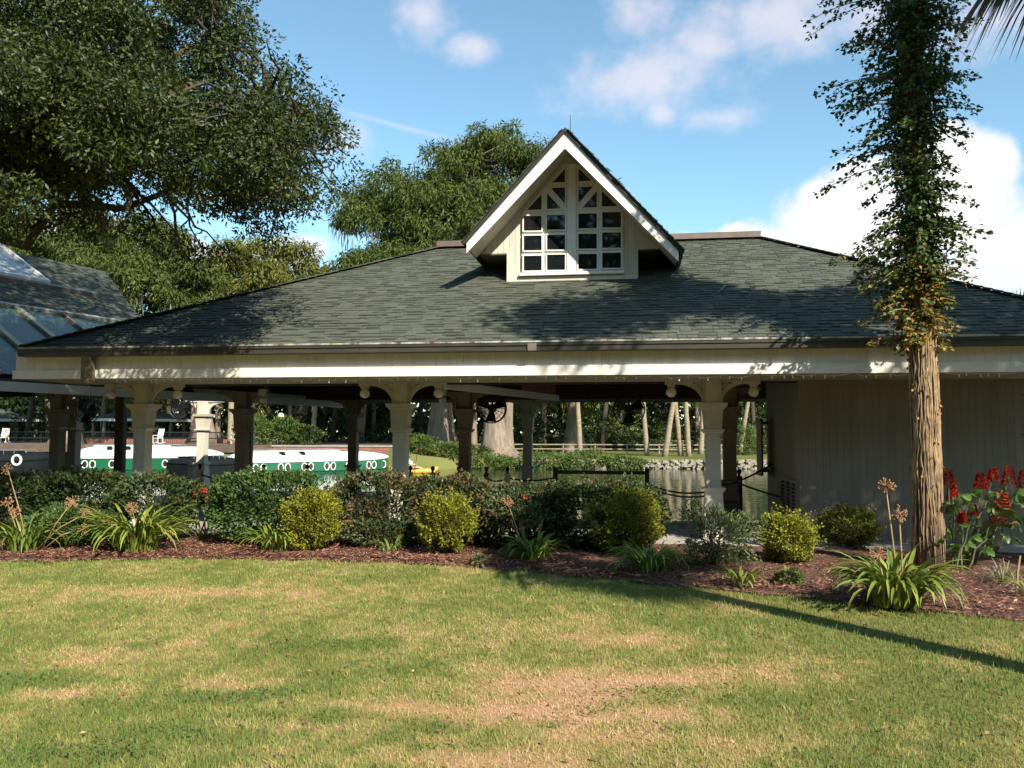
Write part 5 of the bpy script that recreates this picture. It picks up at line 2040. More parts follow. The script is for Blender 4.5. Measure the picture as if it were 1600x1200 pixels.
# pale cypress trunks standing on the far shore: own trees with high crowns hidden by the roof
def trunk_tree(name, label, px, pyb, Y, r, lean, h, group, mat, seed, crown='leaf', flare=1.8):
    rs = np.random.RandomState(seed)
    b = at(px, pyb, Y)
    base = Vector((b.x, Y, fz(b.x, Y)))
    root = empty(name, base)
    m_ = MB()
    pts, rad = [], []
    for i in range(15):
        u = i / 14
        pts.append((lean * u * h + .06 * math.sin(u * 5 + seed), rs.normal() * .04, -0.25 + u * h))
        rad.append(r * (1 - .35 * u) * (1 + (flare - 1) * math.exp(-u * h / 1.3)))
    m_.tube(pts, rad, 16)
    if flare > 1.3:
        for vi in range(len(m_.v)):
            x, y, z = m_.v[vi]
            if z < 3:
                f = 1 + 0.20 * math.exp(-max(0, z) / 1.2) * math.sin(math.atan2(y, x) * 6 + seed)
                m_.v[vi] = (x * f, y * f, z)
    m_.build('trunk', mat, root, True)
    top = Vector(pts[-1])
    if crown == 'palm':
        n = 26
        C, D, N = [], [], []
        for k in range(n):
            a, e = 2 * PI * k / n * 2.618, 0.9 - 1.9 * k / n
            d = Vector((math.cos(a) * math.cos(e), math.sin(a) * math.cos(e), math.sin(e)))
            for j in range(14):
                w = (j - 6.5) / 6.5 * 0.9
                s_ = d.cross(Vector((0, 0, 1))).normalized()
                C.append(top + d * 0.7)
                D.append(d * math.cos(w) + s_ * math.sin(w) + Vector((0, 0, -0.25)))
                N.append(d.cross(s_))
        C, D, N = (np.array([tuple(v) for v in z]) for z in (C, D, N))
        leaf_mesh('crown', C + base, D, N, 1.2, 0.09, np.clip(rs.normal(.45, .2, len(C)), 0, 1), palm_leaf, root, base)
    else:
        P = np.array(top + base) + rs.normal(0, 1, (26, 3)) * np.array([[1.8, 1.8, 1.0]])
        a = crown_leaves(P, rs.uniform(.7, 1.2, 26), 90, 0.6, 0.18, rs, 1.0)
        leaf_mesh('crown', *a, cyp_leaf, root, base)
    tag(root, label, 'palm' if crown == 'palm' else 'tree', group)


SG = 'pale trunks on the far shore'
trunk_tree('cypress_tree', 'thick pale cypress trunk with flared foot seen through the round fan', 779, 713, 57, 0.46, 0.0, 11, SG, bark_cypress, 3)
trunk_tree('cypress_tree', 'ribbed pale cypress trunk touching the thick flared one on its right', 793, 708, 59, 0.40, 0.015, 11, SG, bark_cypress, 4)
trunk_tree('cypress_tree', 'slim pale trunk right of the tan inner column', 741, 706, 62, 0.24, -0.02, 10, SG, bark_cypress, 5)
trunk_tree('cypress_tree', 'massive grey cypress trunk between the two middle columns', 688, 706, 62, 0.52, 0.01, 11, SG, bark_cypress, 6)
trunk_tree('cypress_tree', 'broad flared cypress foot behind the split-rail fence', 896, 704, 71, 0.62, 0.0, 10, SG, bark_cypress, 7, flare=2.4)
PG = 'palms on the far shore'
trunk_tree('sabal_palm', 'straight pale palm trunk in front of the broad flared cypress', 905, 707, 66, 0.22, -0.02, 11, PG, bark_palm, 8, 'palm', 1.15)
trunk_tree('sabal_palm', 'palm trunk just right of the fan over the open water', 1011, 710, 63, 0.21, -0.05, 11, PG, bark_palm, 9, 'palm', 1.1)
trunk_tree('sabal_palm', 'palm trunk leaning right, first of the three crossed palms', 1039, 714, 61, 0.22, 0.16, 11, PG, bark_palm, 10, 'palm', 1.1)
trunk_tree('sabal_palm', 'palm trunk leaning left, middle of the three crossed palms', 1066, 713, 61.5, 0.21, -0.12, 11, PG, bark_palm, 11, 'palm', 1.1)
trunk_tree('sabal_palm', 'palm trunk nearly upright, last of the three crossed palms', 1077, 713, 61, 0.20, -0.07, 12, PG, bark_palm, 12, 'palm', 1.1)
trunk_tree('sabal_palm', 'dark palm trunk just left of the right front column', 1094, 710, 65, 0.22, 0.05, 11, PG, bark_palm, 13, 'palm', 1.1)
trunk_tree('sabal_palm', 'upright palm trunk just right of the right front column', 1141, 710, 65, 0.19, -0.01, 11, PG, bark_palm, 14, 'palm', 1.1)
trunk_tree('sabal_palm', 'palm trunk leaning right beside the enclosed room', 1154, 708, 66, 0.19, 0.19, 11, PG, bark_palm, 15, 'palm', 1.1)
trunk_tree('sabal_palm', 'bare pale trunk beside the far ramp railing', 361, 697, 63, 0.24, 0.0, 10, PG, bark_palm, 16, 'palm', 1.1)
trunk_tree('sabal_palm', 'short pale trunk behind the receding boat', 489, 690, 66, 0.22, 0.03, 8, PG, bark_palm, 17, 'palm', 1.1)

# woodland mass behind the far lawn
rs = np.random.RandomState(41)
nC = 2100
wx_ = rs.uniform(-75, 75, nC)
wy_ = rs.uniform(78, 100, nC)
wz_ = rs.uniform(0.2, 11.5, nC) ** 1.0
P = np.stack([wx_, wy_, wz_], 1)
keep = (fbm(wx_ * 0.22 + 7, wz_ * 0.35 + 2, 3) > 0.33) | (wy_ > 94)
P = P[keep]
a = crown_leaves(P, rs.uniform(0.8, 1.7, len(P)), 62, 0.62, 0.26, rs, 0.45)
cl = np.clip(fbm(P[:, 0] * .16 + 50, P[:, 2] * .22 + 9, 3) * 1.5 - .35, 0, 1)
tint = np.clip(np.repeat(cl, 62) * 0.85 + rs.normal(0, .14, len(a[5])), 0, 1)
o = leaf_mesh('woodland', *a[:5], tint, wood_leaf)
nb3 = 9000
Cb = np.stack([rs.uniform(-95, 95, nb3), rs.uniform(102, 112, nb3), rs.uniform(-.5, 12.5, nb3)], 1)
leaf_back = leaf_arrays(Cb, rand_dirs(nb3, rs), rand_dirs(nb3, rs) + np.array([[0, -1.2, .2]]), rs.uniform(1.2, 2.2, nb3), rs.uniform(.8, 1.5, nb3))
ob2 = np_mesh('woodland', *leaf_back, np.repeat(np.clip(rs.normal(.12, .1, nb3), 0, 1), 4), wood_leaf)  # low tint values paint the wood's inner shade into these leaves
tag(ob2, 'inner part of the far woodland, deep shade put into its leaf tint', 'woodland', kind='stuff')
tag(o, 'dense green woodland closing the view behind the far bank', 'woodland', kind='stuff')
ORD = ['first', 'second', 'third', 'fourth', 'fifth', 'sixth', 'seventh', 'eighth', 'ninth', 'tenth', 'eleventh', 'twelfth', 'thirteenth', 'fourteenth', 'fifteenth', 'sixteenth', 'seventeenth', 'eighteenth', 'nineteenth', 'twentieth', 'twenty-first', 'twenty-second']
# dim trunks inside it
for k in range(22):
    px = [40, 75, 98, 130, 160, 182, 262, 300, 340, 395, 420, 452, 520, 565, 585, 655, 705, 850, 940, 965, 1090, 1180][k]
    Y = 74 + (k * 7) % 9
    b = at(px, 700, Y)
    base = Vector((b.x, Y, fz(b.x, Y)))
    root = empty('woodland_tree', base)
    m_ = MB()
    lean = rs.normal() * .05
    m_.tube([(lean * z, rs.normal() * .03, z) for z in np.linspace(-.2, 11, 8)], [0.26 - .012 * i for i in range(8)], 9)
    m_.build('trunk', bark_cypress if k % 3 else bark_oak, root, True)
    Pc = np.array([(lean * 10, 0, 9.5)]) + rs.normal(0, 1, (10, 3)) * np.array([[1.4, 1.4, 1.2]]) + np.array([tuple(base)])
    leaf_mesh('crown', *crown_leaves(Pc, rs.uniform(.7, 1.2, 10), 60, .6, .25, rs, .5), wood_leaf, root, base)
    tag(root, 'dim slender trunk in the far woods, %s from the left edge' % ORD[k], 'tree', 'shaded trunks in the far woods')


rs = np.random.RandomState(43)
nU = 420
ux, uy = rs.uniform(-60, 60, nU), rs.uniform(71, 79, nU)
P = np.stack([ux, uy, rs.uniform(.2, 1.0, nU) + 1.9 * rs.rand(nU) * (fbm(ux * .2, uy * .2, 2) > .5)], 1)
a = crown_leaves(P, rs.uniform(.45, 1.0, nU), 60, .36, .15, rs, .2)
tag(leaf_mesh('undergrowth', *a, wood_leaf), 'leafy undergrowth at the foot of the far woods', 'undergrowth', kind='stuff')
nU = 260
P = np.stack([rs.uniform(-45, 45, nU), rs.uniform(66, 80, nU), rs.uniform(3.6, 9, nU)], 1)
P = P[fbm(P[:, 0] * .25 + 4, P[:, 2] * .2, 2) > .47]
a = crown_leaves(P, rs.uniform(.6, 1.3, len(P)), 150, .42, .09, rs, 1.4)
tag(leaf_mesh('drooping_sprays', *a, cyp_leaf2), 'drooping light-green cypress sprays in front of the far woods', 'foliage', kind='stuff')


# low plants on the far shore
def shrub(name, label, base, radii, n, L, W, mat, seed, cat='shrub', group=None, boxy=2.0, stems=6, twig=None, lump=0.14, lift=0.0, up=0.5, tintmean=0.45, stem_h=0.8, stem_r=0.008, gaps=0.0, hollow=0.55, shoots=0):
    rs = np.random.RandomState(seed)
    base = Vector(base)
    root = empty(name, base)
    d = rand_dirs(n, rs)
    # superellipsoid radius
    rad = np.array(radii)
    k = (np.sum(np.abs(d) ** boxy, axis=1)) ** (-1.0 / boxy)
    lumpf = 1 + lump * (np.sin(d[:, 0] * 5.1 + seed) * np.cos(d[:, 1] * 4.3 + seed * 2) + np.sin(d[:, 2] * 6.7 + d[:, 0] * 3 + seed * 3)) + lump * .5 * np.sin(d[:, 0] * 13 + d[:, 2] * 11 + seed)
    r = (hollow + (1 - hollow) * rs.rand(n) ** 0.5)
    off = d * (k * lumpf * r)[:, None] * rad
    ok = off[:, 2] > -rad[2] * 0.98
    if gaps > 0:
        g_ = fbm(off[:, 0] * 3.2 + seed * 3.7, off[:, 2] * 3.6 + off[:, 1] * 1.5 + seed, 3)
        ok &= g_ > gaps
    off, d, r = off[ok], d[ok], r[ok]
    n = len(off)
    C = off + np.array([[0, 0, rad[2] + lift]])
    D = d + rand_dirs(n, rs) * 0.8 + np.array([[0, 0, 0.3]])
    N = d * 0.7 + rand_dirs(n, rs) * 0.55 + np.array([[0, -0.1, up]])
    cl = fbm(C[:, 0] * 5 + seed, C[:, 2] * 5 + C[:, 1] * 3, 2)
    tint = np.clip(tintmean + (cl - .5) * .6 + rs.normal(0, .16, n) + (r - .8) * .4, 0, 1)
    if shoots:
        sd = rand_dirs(shoots * 3, rs)
        sd = sd[(sd[:, 2] > -.3) & (sd[:, 1] < .5)][:shoots]
        sk = (np.sum(np.abs(sd) ** boxy, axis=1)) ** (-1.0 / boxy)
        st = sd * sk[:, None] * rad * rs.uniform(.95, 1.02, (len(sd), 1)) + np.array([[0, 0, rad[2] + lift]])
        ln = rs.uniform(.04, .13, len(sd))
        ud = unit(sd + np.array([[0, 0, .5]]) + rs.normal(0, .3, sd.shape))
        kk = 9
        Cs = (st[:, None, :] + ud[:, None, :] * (ln[:, None] * np.linspace(0, 1, kk)[None])[..., None]).reshape(-1, 3) + rs.normal(0, .008, (len(sd) * kk, 3))
        Ds = np.repeat(ud, kk, 0) * .5 + rand_dirs(len(Cs), rs)
        C, D = np.concatenate([C, Cs]), np.concatenate([D, Ds])
        N = np.concatenate([N, rand_dirs(len(Cs), rs) + np.array([[0, 0, .5]])])
        tint = np.concatenate([tint, np.clip(rs.normal(tintmean + .15, .15, len(Cs)), 0, 1)])
        n = len(C)
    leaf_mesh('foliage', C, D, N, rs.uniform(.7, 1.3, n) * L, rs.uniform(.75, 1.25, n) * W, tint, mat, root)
    m_ = MB()
    for i in range(stems):
        a = rs.uniform(0, 2 * PI)
        b = Vector((rad[0] * .7 * math.cos(a) * rs.rand(), rad[1] * .7 * math.sin(a) * rs.rand(), (2 * rad[2] + lift) * stem_h * rs.uniform(.7, 1)))
        limb(m_, (b.x * .35 + rs.normal() * .02, b.y * .35, -0.03), b, stem_r * 1.5, stem_r * .6, rs, 5, .05, 5)
    m_.build('stem', twig or dark_twig, root, True)
    tag(root, label, cat, group)
    return root


for k, (px, py, Y, rx, rz, mat_, lab) in enumerate([
        (395, 696, 58.6, 1.3, 1.2, bright_leaf, 'yellow-green bushy shrub left of the far lamp post'), (440, 692, 58.8, 1.6, 1.0, bright_leaf, 'leafy green shrub round the foot of the far lamp post'),
        (478, 694, 58.8, 1.2, 0.8, wood_leaf, 'dark green shrub above the brick wall behind the receding boat'), (655, 722, 53.6, 0.8, 0.55, bright_leaf, 'clump of waterside plants by the kayak'),
        (705, 722, 53.6, 1.5, 0.5, bright_leaf, 'low waterside greenery right of the middle front column'), (760, 724, 53.4, 1.8, 0.45, bright_leaf, 'low waterside greenery below the pale cypress trunks'),
        (850, 722, 53.4, 2.2, 0.55, bright_leaf, 'reedy waterside greenery just right of the sunlit rear column'), (915, 720, 53.4, 1.8, 0.60, bright_leaf, 'tall reedy greenery at the water edge above the barrier rail'),
        (975, 724, 53.2, 1.4, 0.42, bright_leaf, 'low waterside greenery at the start of the stones'), (1163, 700, 64, 1.1, 1.1, bright_leaf, 'young green shrub at the foot of the palm beside the room'),
        (1188, 702, 68, 1.8, 0.6, wood_leaf, 'dark clipped shrub on the far lawn beside the room'), (830, 696, 74, 3.2, 0.7, wood_leaf, 'long dark hedge behind the fence, left part'),
        (930, 696, 75, 3.0, 0.7, wood_leaf, 'long dark hedge behind the fence, middle part'), (985, 697, 75, 2.4, 0.7, wood_leaf, 'long dark hedge behind the fence, right part'),
        (668, 712, 58, 0.5, 0.4, bright_leaf, 'small banana-like plant on the far bank'), (700, 708, 55.5, 1.6, 0.5, wood_leaf, 'dark green bushes on the slope at the end of the brick wall'), (650, 706, 55.2, 1.3, 0.45, wood_leaf, 'dark bush on the bank above the kayak'), (735, 708, 56, 1.4, 0.4, wood_leaf, 'dark bush at the foot of the slim pale trunk')]):
    b = at(px, py, Y)
    zb = max(fz(b.x, Y), WATER)
    shrub('bank_shrub', lab, (b.x, Y, zb), (rx, 0.8, rz), 1500, 0.22, 0.08, mat_, 100 + k, 'shrub', 'shrubs on the far shore', stems=3, stem_r=.02, up=.3)

# ---------------------------------------------------------------- hedge along the slab
HG = 'clipped hedge shrubs along the pavilion'


def bed(px, py_base, Y):
    b = at(px, 800, Y)
    return Vector((b.x, Y, 0.03))


def hedge(x0, x1, top, Y, label, mat_, seed, n, ry=0.38, gaps=0.36, tint=0.45, L=0.052, W=0.03, lift=0.06):
    a, b = at(x0, 800, Y), at(x1, 800, Y)
    zt = at((x0 + x1) / 2, top, Y).z
    shrub('hedge_shrub', label, ((a.x + b.x) / 2, Y, 0.03), ((b.x - a.x) / 2, ry, (zt - lift - .03) / 2), n, L, W, mat_, seed, 'hedge', HG, boxy=3.6, stems=10, lump=.06, lift=lift, tintmean=tint, gaps=gaps, stem_r=.007, shoots=70)


hedge(-120, 80, 739, 11.9, 'dark hedge shrub at the left edge behind the agapanthus', hedge_leaf, 1, 13000, tint=.30, gaps=.28)
hedge(55, 205, 738, 11.8, 'dark hedge shrub in front of the two left inner columns', hedge_leaf, 2, 12500, tint=.32, gaps=.28)
hedge(180, 300, 745, 11.6, 'thin hedge shrub with reflections showing through, left of the red-flowered bush', hedge_leaf, 3, 9000, gaps=.36, tint=.35)
hedge(334, 512, 739, 11.3, 'bushy green hedge shrub left of the first golden bush', hedge_green, 4, 12000, tint=.48)
hedge(515, 652, 742, 11.3, 'reddish-green hedge shrub at the foot of the middle front column', hedge_leaf, 5, 10500, tint=.50)
hedge(638, 774, 745, 11.4, 'red-tipped hedge shrub behind the second golden bush', hedge_leaf, 6, 9000, tint=.52, gaps=.40)
hedge(752, 882, 762, 11.0, 'hedge shrub with red tips behind the bare-stemmed flower bush', hedge_leaf, 7, 9000, tint=.42)
hedge(848, 1040, 753, 10.9, 'dark rounded hedge shrub behind the widest golden bush', hedge_leaf, 8, 13000, tint=.38)
b = bed(105, 850, 11.1)
shrub('low_shrub', 'low loose green shrub between the two left agapanthus clumps', b, (0.62, 0.4, 0.26), 5500, .045, .024, hedge_green, 9, 'shrub', tintmean=.6, stems=6)
b = bed(600, 850, 11.0)
shrub('low_shrub', 'low dark trimmings of shrub below the middle hedge', b, (0.55, 0.3, 0.20), 3200, .045, .026, hedge_leaf, 10, 'shrub', tintmean=.4, stems=5)

# golden clipped bushes
GG = 'golden clipped bushes in the bed'


def gold(x0, x1, top, base_y, label, seed, n, mat_=None, boxy=2.4):
    g0 = ground((x0 + x1) / 2, base_y, 0.03)
    Y = g0.y + 0.32
    a, b = at(x0 + 5, 800, Y), at(x1 - 5, 800, Y)
    zt = at((x0 + x1) / 2, top + 5, Y).z
    shrub('golden_bush', label, ((a.x + b.x) / 2, Y, 0.02), ((b.x - a.x) / 2, 0.40, (zt - .04) / 2), n, .036, .021, mat_ or gold_leaf, seed, 'bush', GG, boxy=boxy, stems=12, lump=.085, lift=.04, tintmean=.43, hollow=.45, gaps=.30, shoots=60, twig=M('brown_twig', (0.14, 0.095, 0.055), .9))


gold(440, 534, 766, 866, 'upright golden-yellow clipped bush, leftmost of the golden bushes', 11, 9500, boxy=2.5)
gold(650, 748, 772, 872, 'square-shouldered golden clipped bush right of the middle front column', 12, 10000, boxy=2.6)
gold(918, 1040, 768, 872, 'wide mounded golden bush, largest of the golden bushes', 13, 11000)
gold(1182, 1274, 801, 886, 'small round golden bush in front of the side wall of the room', 14, 8000)
gold(1278, 1370, 791, 862, 'dull green round bush in shade before the front wall', 15, 7500, gold_dark)

b = ground(1128, 893, 0.03)
shrub('loose_shrub', 'loose grey-green shrub at the foot of the right front column', (b.x, b.y + .35, .03), (0.50, 0.36, 0.36), 4200, .05, .020, grey_leaf, 16, 'shrub', boxy=2.2, stems=14, lump=.2, gaps=.36, tintmean=.5, stem_r=.006, hollow=.3)
b = ground(1232, 914, 0.03)
shrub('small_weed', 'tiny bright green weed on the mulch before the small golden bush', b, (0.13, 0.1, 0.07), 260, .05, .035, bright_leaf, 17, 'weed', stems=3, stem_r=.004)
b = ground(745, 880, 0.03)
shrub('small_weed', 'tiny green weed on the mulch right of the square golden bush', ground(748, 883, .03), (0.07, 0.06, 0.06), 120, .05, .03, grey_leaf, 18, 'weed', stems=2, stem_r=.004)


# red-flowered bare-stemmed bushes
def flower_bush(px, base_y, w, h0, h1, label, seed, nfl):
    rs = np.random.RandomState(seed)
    g0 = ground(px, base_y, .03)
    root = empty('flowering_bush', g0)
    m_ = MB()
    tops = []
    for i in range(7):
        a = rs.uniform(0, 2 * PI)
        b = Vector((math.cos(a) * w * .5, math.sin(a) * w * .3, h0 + rs.uniform(0, .12)))
        limb(m_, (b.x * .3, b.y * .3, -.02), b, .015, .009, rs, 5, .05, 6)
        tops.append(b)
    m_.build('stem', twig_m, root, True)
    P = np.array([tuple(t) for t in tops] * 3) + rs.normal(0, .07, (21, 3)) + np.array([[0, 0, (h1 - h0) * .4]])
    a = crown_leaves(P + np.array(g0), rs.uniform(.09, .16, 21), 70, .06, .028, rs, .1)
    leaf_mesh('foliage', *a, hedge_leaf, root, g0)
    for i in range(nfl):
        c = P[rs.randint(len(P))] + np.array([rs.normal() * .05, -.14, rs.uniform(0, .12)])
        n = 40
        d = rand_dirs(n, rs)
        leaf_mesh('blossom', np.repeat(c[None], n, 0) + d * .022, d, rand_dirs(n, rs), .022, .014, rs.rand(n), red_petal, root)
    tag(root, label, 'bush', 'bare-stemmed bushes with red flowers')


flower_bush(321, 842, .45, .38, .85, 'small bush with red blooms on bare pale stems, left of the green hedge', 51, 6)
flower_bush(828, 868, .55, .42, .80, 'bush with scattered red blooms on bare pale stems amid the hedge', 52, 4)


# ---------------------------------------------------------------- strap-leaved clumps
def strap_mesh(k, length, width, arch, mat_):
    n = 7
    vs, fs = [], []
    x = z = 0.0
    th = 1.45 - 0.1 * (k % 3)
    for i in range(n + 1):
        u = i / n
        w = width * (0.55 + 0.9 * u) * (1 - u ** 3) if u < 1 else 0.0
        w = max(w, 0.0008)
        vs += [(x, -w / 2, z + w * .18), (x, 0, z), (x, w / 2, z + w * .18)]
        th_i = th - arch * u ** 1.4
        x += math.cos(th_i) * length / n
        z += math.sin(th_i) * length / n
    for i in range(n):
        for j in (0, 1):
            fs.append((i * 3 + j, (i + 1) * 3 + j, (i + 1) * 3 + j + 1, i * 3 + j + 1))
    return MB().add(vs, fs).mesh('leaf', mat_, True)


STRAPS = {}


def strap_clump(px, base_y, w_px, top_y, n, label, mats, seed, heads=(), width=0.034, name='agapanthus', cat='agapanthus', arch=(1.4, 3.0), depth=0.45, head_mat=None):
    rs = np.random.RandomState(seed)
    g0 = ground(px, base_y, .03)
    Y = g0.y + 0.30
    c = at(px, 800, Y)
    root = empty(name, (c.x, Y, .03))
    half = (at(px + w_px / 2, 800, Y).x - c.x)
    hgt_ = at(px, top_y, Y).z
    key = tuple(m.name for m in mats)
    for mt in mats:
        if (mt.name, width) not in STRAPS:
            STRAPS[(mt.name, width)] = [strap_mesh(k, 1.0, width * 1.6, arch[0] + (arch[1] - arch[0]) * k / 6, mt) for k in range(7)]
    size = max(half * 1.05, hgt_ * 1.05)
    for i in range(n):
        mt = mats[rs.randint(len(mats))]
        u = rs.rand()
        vi = int(min(6, max(0, u * 7)))
        me = STRAPS[(mt.name, width)][vi]
        o = link('leaf', me, root)
        a = rs.uniform(0, 2 * PI)
        r0 = (rs.rand() ** .7) * half * .38
        o.location = (math.cos(a) * r0, math.sin(a) * r0 * depth * 1.6, 0)
        o.rotation_euler = (rs.normal() * .12, rs.normal() * .10 + 0.10, a + rs.normal() * .35)
        sc = size * rs.uniform(.72, 1.12) * (1.0 if vi > 1 else hgt_ / size * 1.05)
        o.scale = (sc, sc / max(.25, size) * 0.62, sc)
    for (hx, hy, bent) in heads:
        tip = at(hx, hy, Y - .05) - root.location
        m_ = MB()
        b0 = Vector((rs.normal() * .06 + tip.x * .25, 0, 0))
        m_.tube([b0, b0.lerp(tip, .5) + Vector((0, 0, .05 + bent)), tip], [.009, .007, .005], 6)
        st = m_.build('flower_stalk', stalk_m, root, True)
        m_ = MB()
        for j in range(34):
            d = rand_dirs(1, rs)[0]
            d = Vector(d) * rs.uniform(.055, .085)
            m_.tube([tip, tip + d], [.0025, .002], 4)
            m_.sphere(tip + d, .009, 6, 4)
        m_.build('seed_head', straw_m, st)
    tag(root, label, cat, 'strap-leaved clumps in the bed')
    return root


S, SD, SY, SGY = strap_leaf, strap_dark, strap_yellow, strap_grey
strap_clump(38, 868, 125, 792, 95, 'deep green agapanthus clump with dried seed heads at the left edge', [SD, SD, S], 61, [(12, 733, 0), (12, 786, 0), (22, 800, 0), (113, 784, 0), (133, 803, 0.02), (130, 826, 0.02)])
strap_clump(215, 868, 165, 768, 150, 'large bright green agapanthus clump left of the bare-stemmed flower bush', [S, S, SY, SD], 62, [(206, 794, 0), (175, 815, 0), (268, 835, .05)], width=.040)
strap_clump(430, 868, 115, 802, 100, 'agapanthus clump at the foot of the leftmost golden bush', [S, SD, SY], 63, width=.028)
strap_clump(610, 870, 72, 836, 18, 'small sparse strap-leaved plant before the middle hedge', [S, SD], 64, width=.034)
strap_clump(832, 884, 118, 822, 90, 'shaded agapanthus clump below the red-flowered stems right of the square golden bush', [SD, SD, S], 65, [(793, 785, 0)], width=.036)
strap_clump(1015, 903, 150, 842, 150, 'wide grassy agapanthus clump before the largest golden bush', [SD, S, S], 66, width=.026)
strap_clump(1160, 924, 92, 882, 50, 'small yellowing strap-leaved clump on the lawn edge', [S, SY, SY], 67, width=.028)
strap_clump(1398, 958, 200, 838, 190, 'biggest agapanthus clump with tall dried flower heads, before the vine-covered trunk', [S, S, SD, SY], 68, [(1384, 759, 0), (1405, 803, 0), (1372, 866, 0)], width=.046)
strap_clump(1563, 922, 80, 872, 46, 'thin grey-green grass tuft beneath the red flower spikes', [SGY, SGY, S], 69, name='grass_tuft', cat='grass tuft', width=.012)
strap_clump(1605, 945, 60, 880, 16, 'yellowing strap leaves cut off by the right edge', [SY, S, SGY], 70, width=.030)

# ---------------------------------------------------------------- plant with red flower spikes
rs = np.random.RandomState(81)
g0 = ground(1540, 905, .03) + Vector((0, 0.45, 0))
g0.z = .03
pag = empty('pagoda_plant', g0)
tag(pag, 'tall plant with big lobed leaves and red flower spikes right of the vine-covered trunk', 'plant')


def lobed_mesh():
    out = []
    for a in range(0, 360, 12):
        t = math.radians(a)
        r = 0.5 * (0.58 + 0.42 * abs(math.cos(2.5 * t)) ** .8) * (1.05 if abs(a - 180) > 40 else .55)
        out.append((r * math.cos(t), r * math.sin(t), -0.16 * r * (1 + math.cos(5 * t)) - .45 * r * r))
    return MB().add([(0, 0, 0.02)] + out, [(0, i + 1, (i + 1) % len(out) + 1) for i in range(len(out))]).mesh('leaf', lobed_leaf, True)


lob = lobed_mesh()
m_ = MB()
spike_px = [(1566, 795, .20), (1520, 798, .07), (1503, 810, .07), (1482, 748, .11), (1532, 752, .11), (1577, 745, .13), (1488, 770, .10), (1552, 742, .09), (1600, 750, .12)]
for i, (hx, hy, s_) in enumerate(spike_px):
    Y = g0.y + (0.1 if i < 3 else 0.55)
    tip = at(hx, hy, Y) - g0
    limb(m_, (tip.x * .25 + rs.normal() * .05, tip.y * .5, -.02), tip, .014, .007, rs, 6, .03, 6)
    n = 900 if i == 0 else 420
    h_ = rs.rand(n)
    a_ = rs.uniform(0, 2 * PI, n)
    rr2 = s_ * .55 * (1 - h_ * .75) * rs.uniform(.75, 1.1, n)
    C = np.stack([rr2 * np.cos(a_), rr2 * np.sin(a_), (np.round(h_ * 9) / 9 - .5) * s_ * 1.7], 1) + np.array(tip)
    D = np.stack([np.cos(a_), np.sin(a_), .4 + rs.normal(0, .3, n)], 1)
    leaf_mesh('flower_spike', C, D, rand_dirs(n, rs), .034, .018, np.clip(rs.normal(.55 if i < 3 else .3, .25, n), 0, 1), red_petal, pag)
m_.build('stem', M('green_stem', (0.10, 0.10, 0.04), .7), pag, True)
leaf_px = [(1500, 820), (1515, 812), (1540, 776), (1500, 780), (1484, 830), (1490, 790), (1550, 815), (1530, 822), (1548, 845), (1572, 838), (1540, 858), (1558, 790), (1520, 838), (1505, 772), (1530, 768),
           (1555, 770), (1580, 800), (1590, 820), (1486, 805), (1512, 850), (1590, 770), (1600, 790), (1470, 842), (1565, 760), (1520, 790), (1495, 850)]
for i, (lx, ly) in enumerate(leaf_px + [(rs.uniform(1475, 1640), rs.uniform(765, 880)) for _ in range(34)]):
    back = i >= len(leaf_px)
    p = at(lx, ly, g0.y + (rs.uniform(-.15, .2) if not back else rs.uniform(.25, .7))) - g0
    o = link('leaf', lob, pag)
    o.location = p
    o.rotation_euler = (rs.normal() * .35 + .45, rs.normal() * .35, rs.uniform(0, 2 * PI))
    sc = rs.uniform(.13, .25)
    o.scale = (sc, sc, sc)
# dark background shrub leaning in from the right
g1 = Vector((7.15, 9.6, 0.03))
shrub('dark_shrub', 'dark leafy shrub leaning in from the right edge before the wall', g1, (0.75, 0.7, 1.15), 5200, .075, .030, ivy_leaf, 19, 'shrub', boxy=2.0, stems=10, lump=.25, gaps=.30, tintmean=.35, hollow=.25, stem_r=.012)
m_ = MB()
m_.tube([(0, 0, -.03), (.02, 0, .2), (.05, 0, .36)], [.014, .012, .010], 6)
o = m_.build('cut_stalk', stalk_m)
o.location = ground(1588, 925, .03)
tag(o, 'dry pale stalk sticking up from the mulch at the right edge', 'stalk')

# ---------------------------------------------------------------- trunk covered with climbing vine
rs = np.random.RandomState(91)
IB = ground(1452, 892, .02)
ivy = empty('vine_clad_palm', IB)
tag(ivy, 'tall trunk wrapped in climbing vine, bare and stringy below, leafy above', 'tree')
ipath = [(1452, 905), (1449, 800), (1447, 700), (1444, 600), (1441, 520), (1437, 420), (1432, 300), (1428, 180), (1422, 60), (1418, -80), (1414, -260), (1410, -420)]
ip = [at(x, y, IB.y) - IB for x, y in ipath]
ir = [.172, .150, .142, .138, .134, .13, .128, .125, .12, .115, .11, .11]
m_ = MB()
m_.tube(ip, ir, 28)
for vi in range(len(m_.v)):
    x, y, z = m_.v[vi]
    j = rs.normal() * .008
    m_.v[vi] = (x + j, y + rs.normal() * .008, z)
m_.build('trunk', bark_vine, ivy, True)


def axis(z):
    zs = [p.z for p in ip]
    i = max(0, min(len(ip) - 2, int(np.searchsorted(zs, z)) - 1))
    u = (z - zs[i]) / (zs[i + 1] - zs[i])
    return ip[i].lerp(ip[i + 1], max(0, min(1, u))), ir[i] + (ir[i + 1] - ir[i]) * max(0, min(1, u))


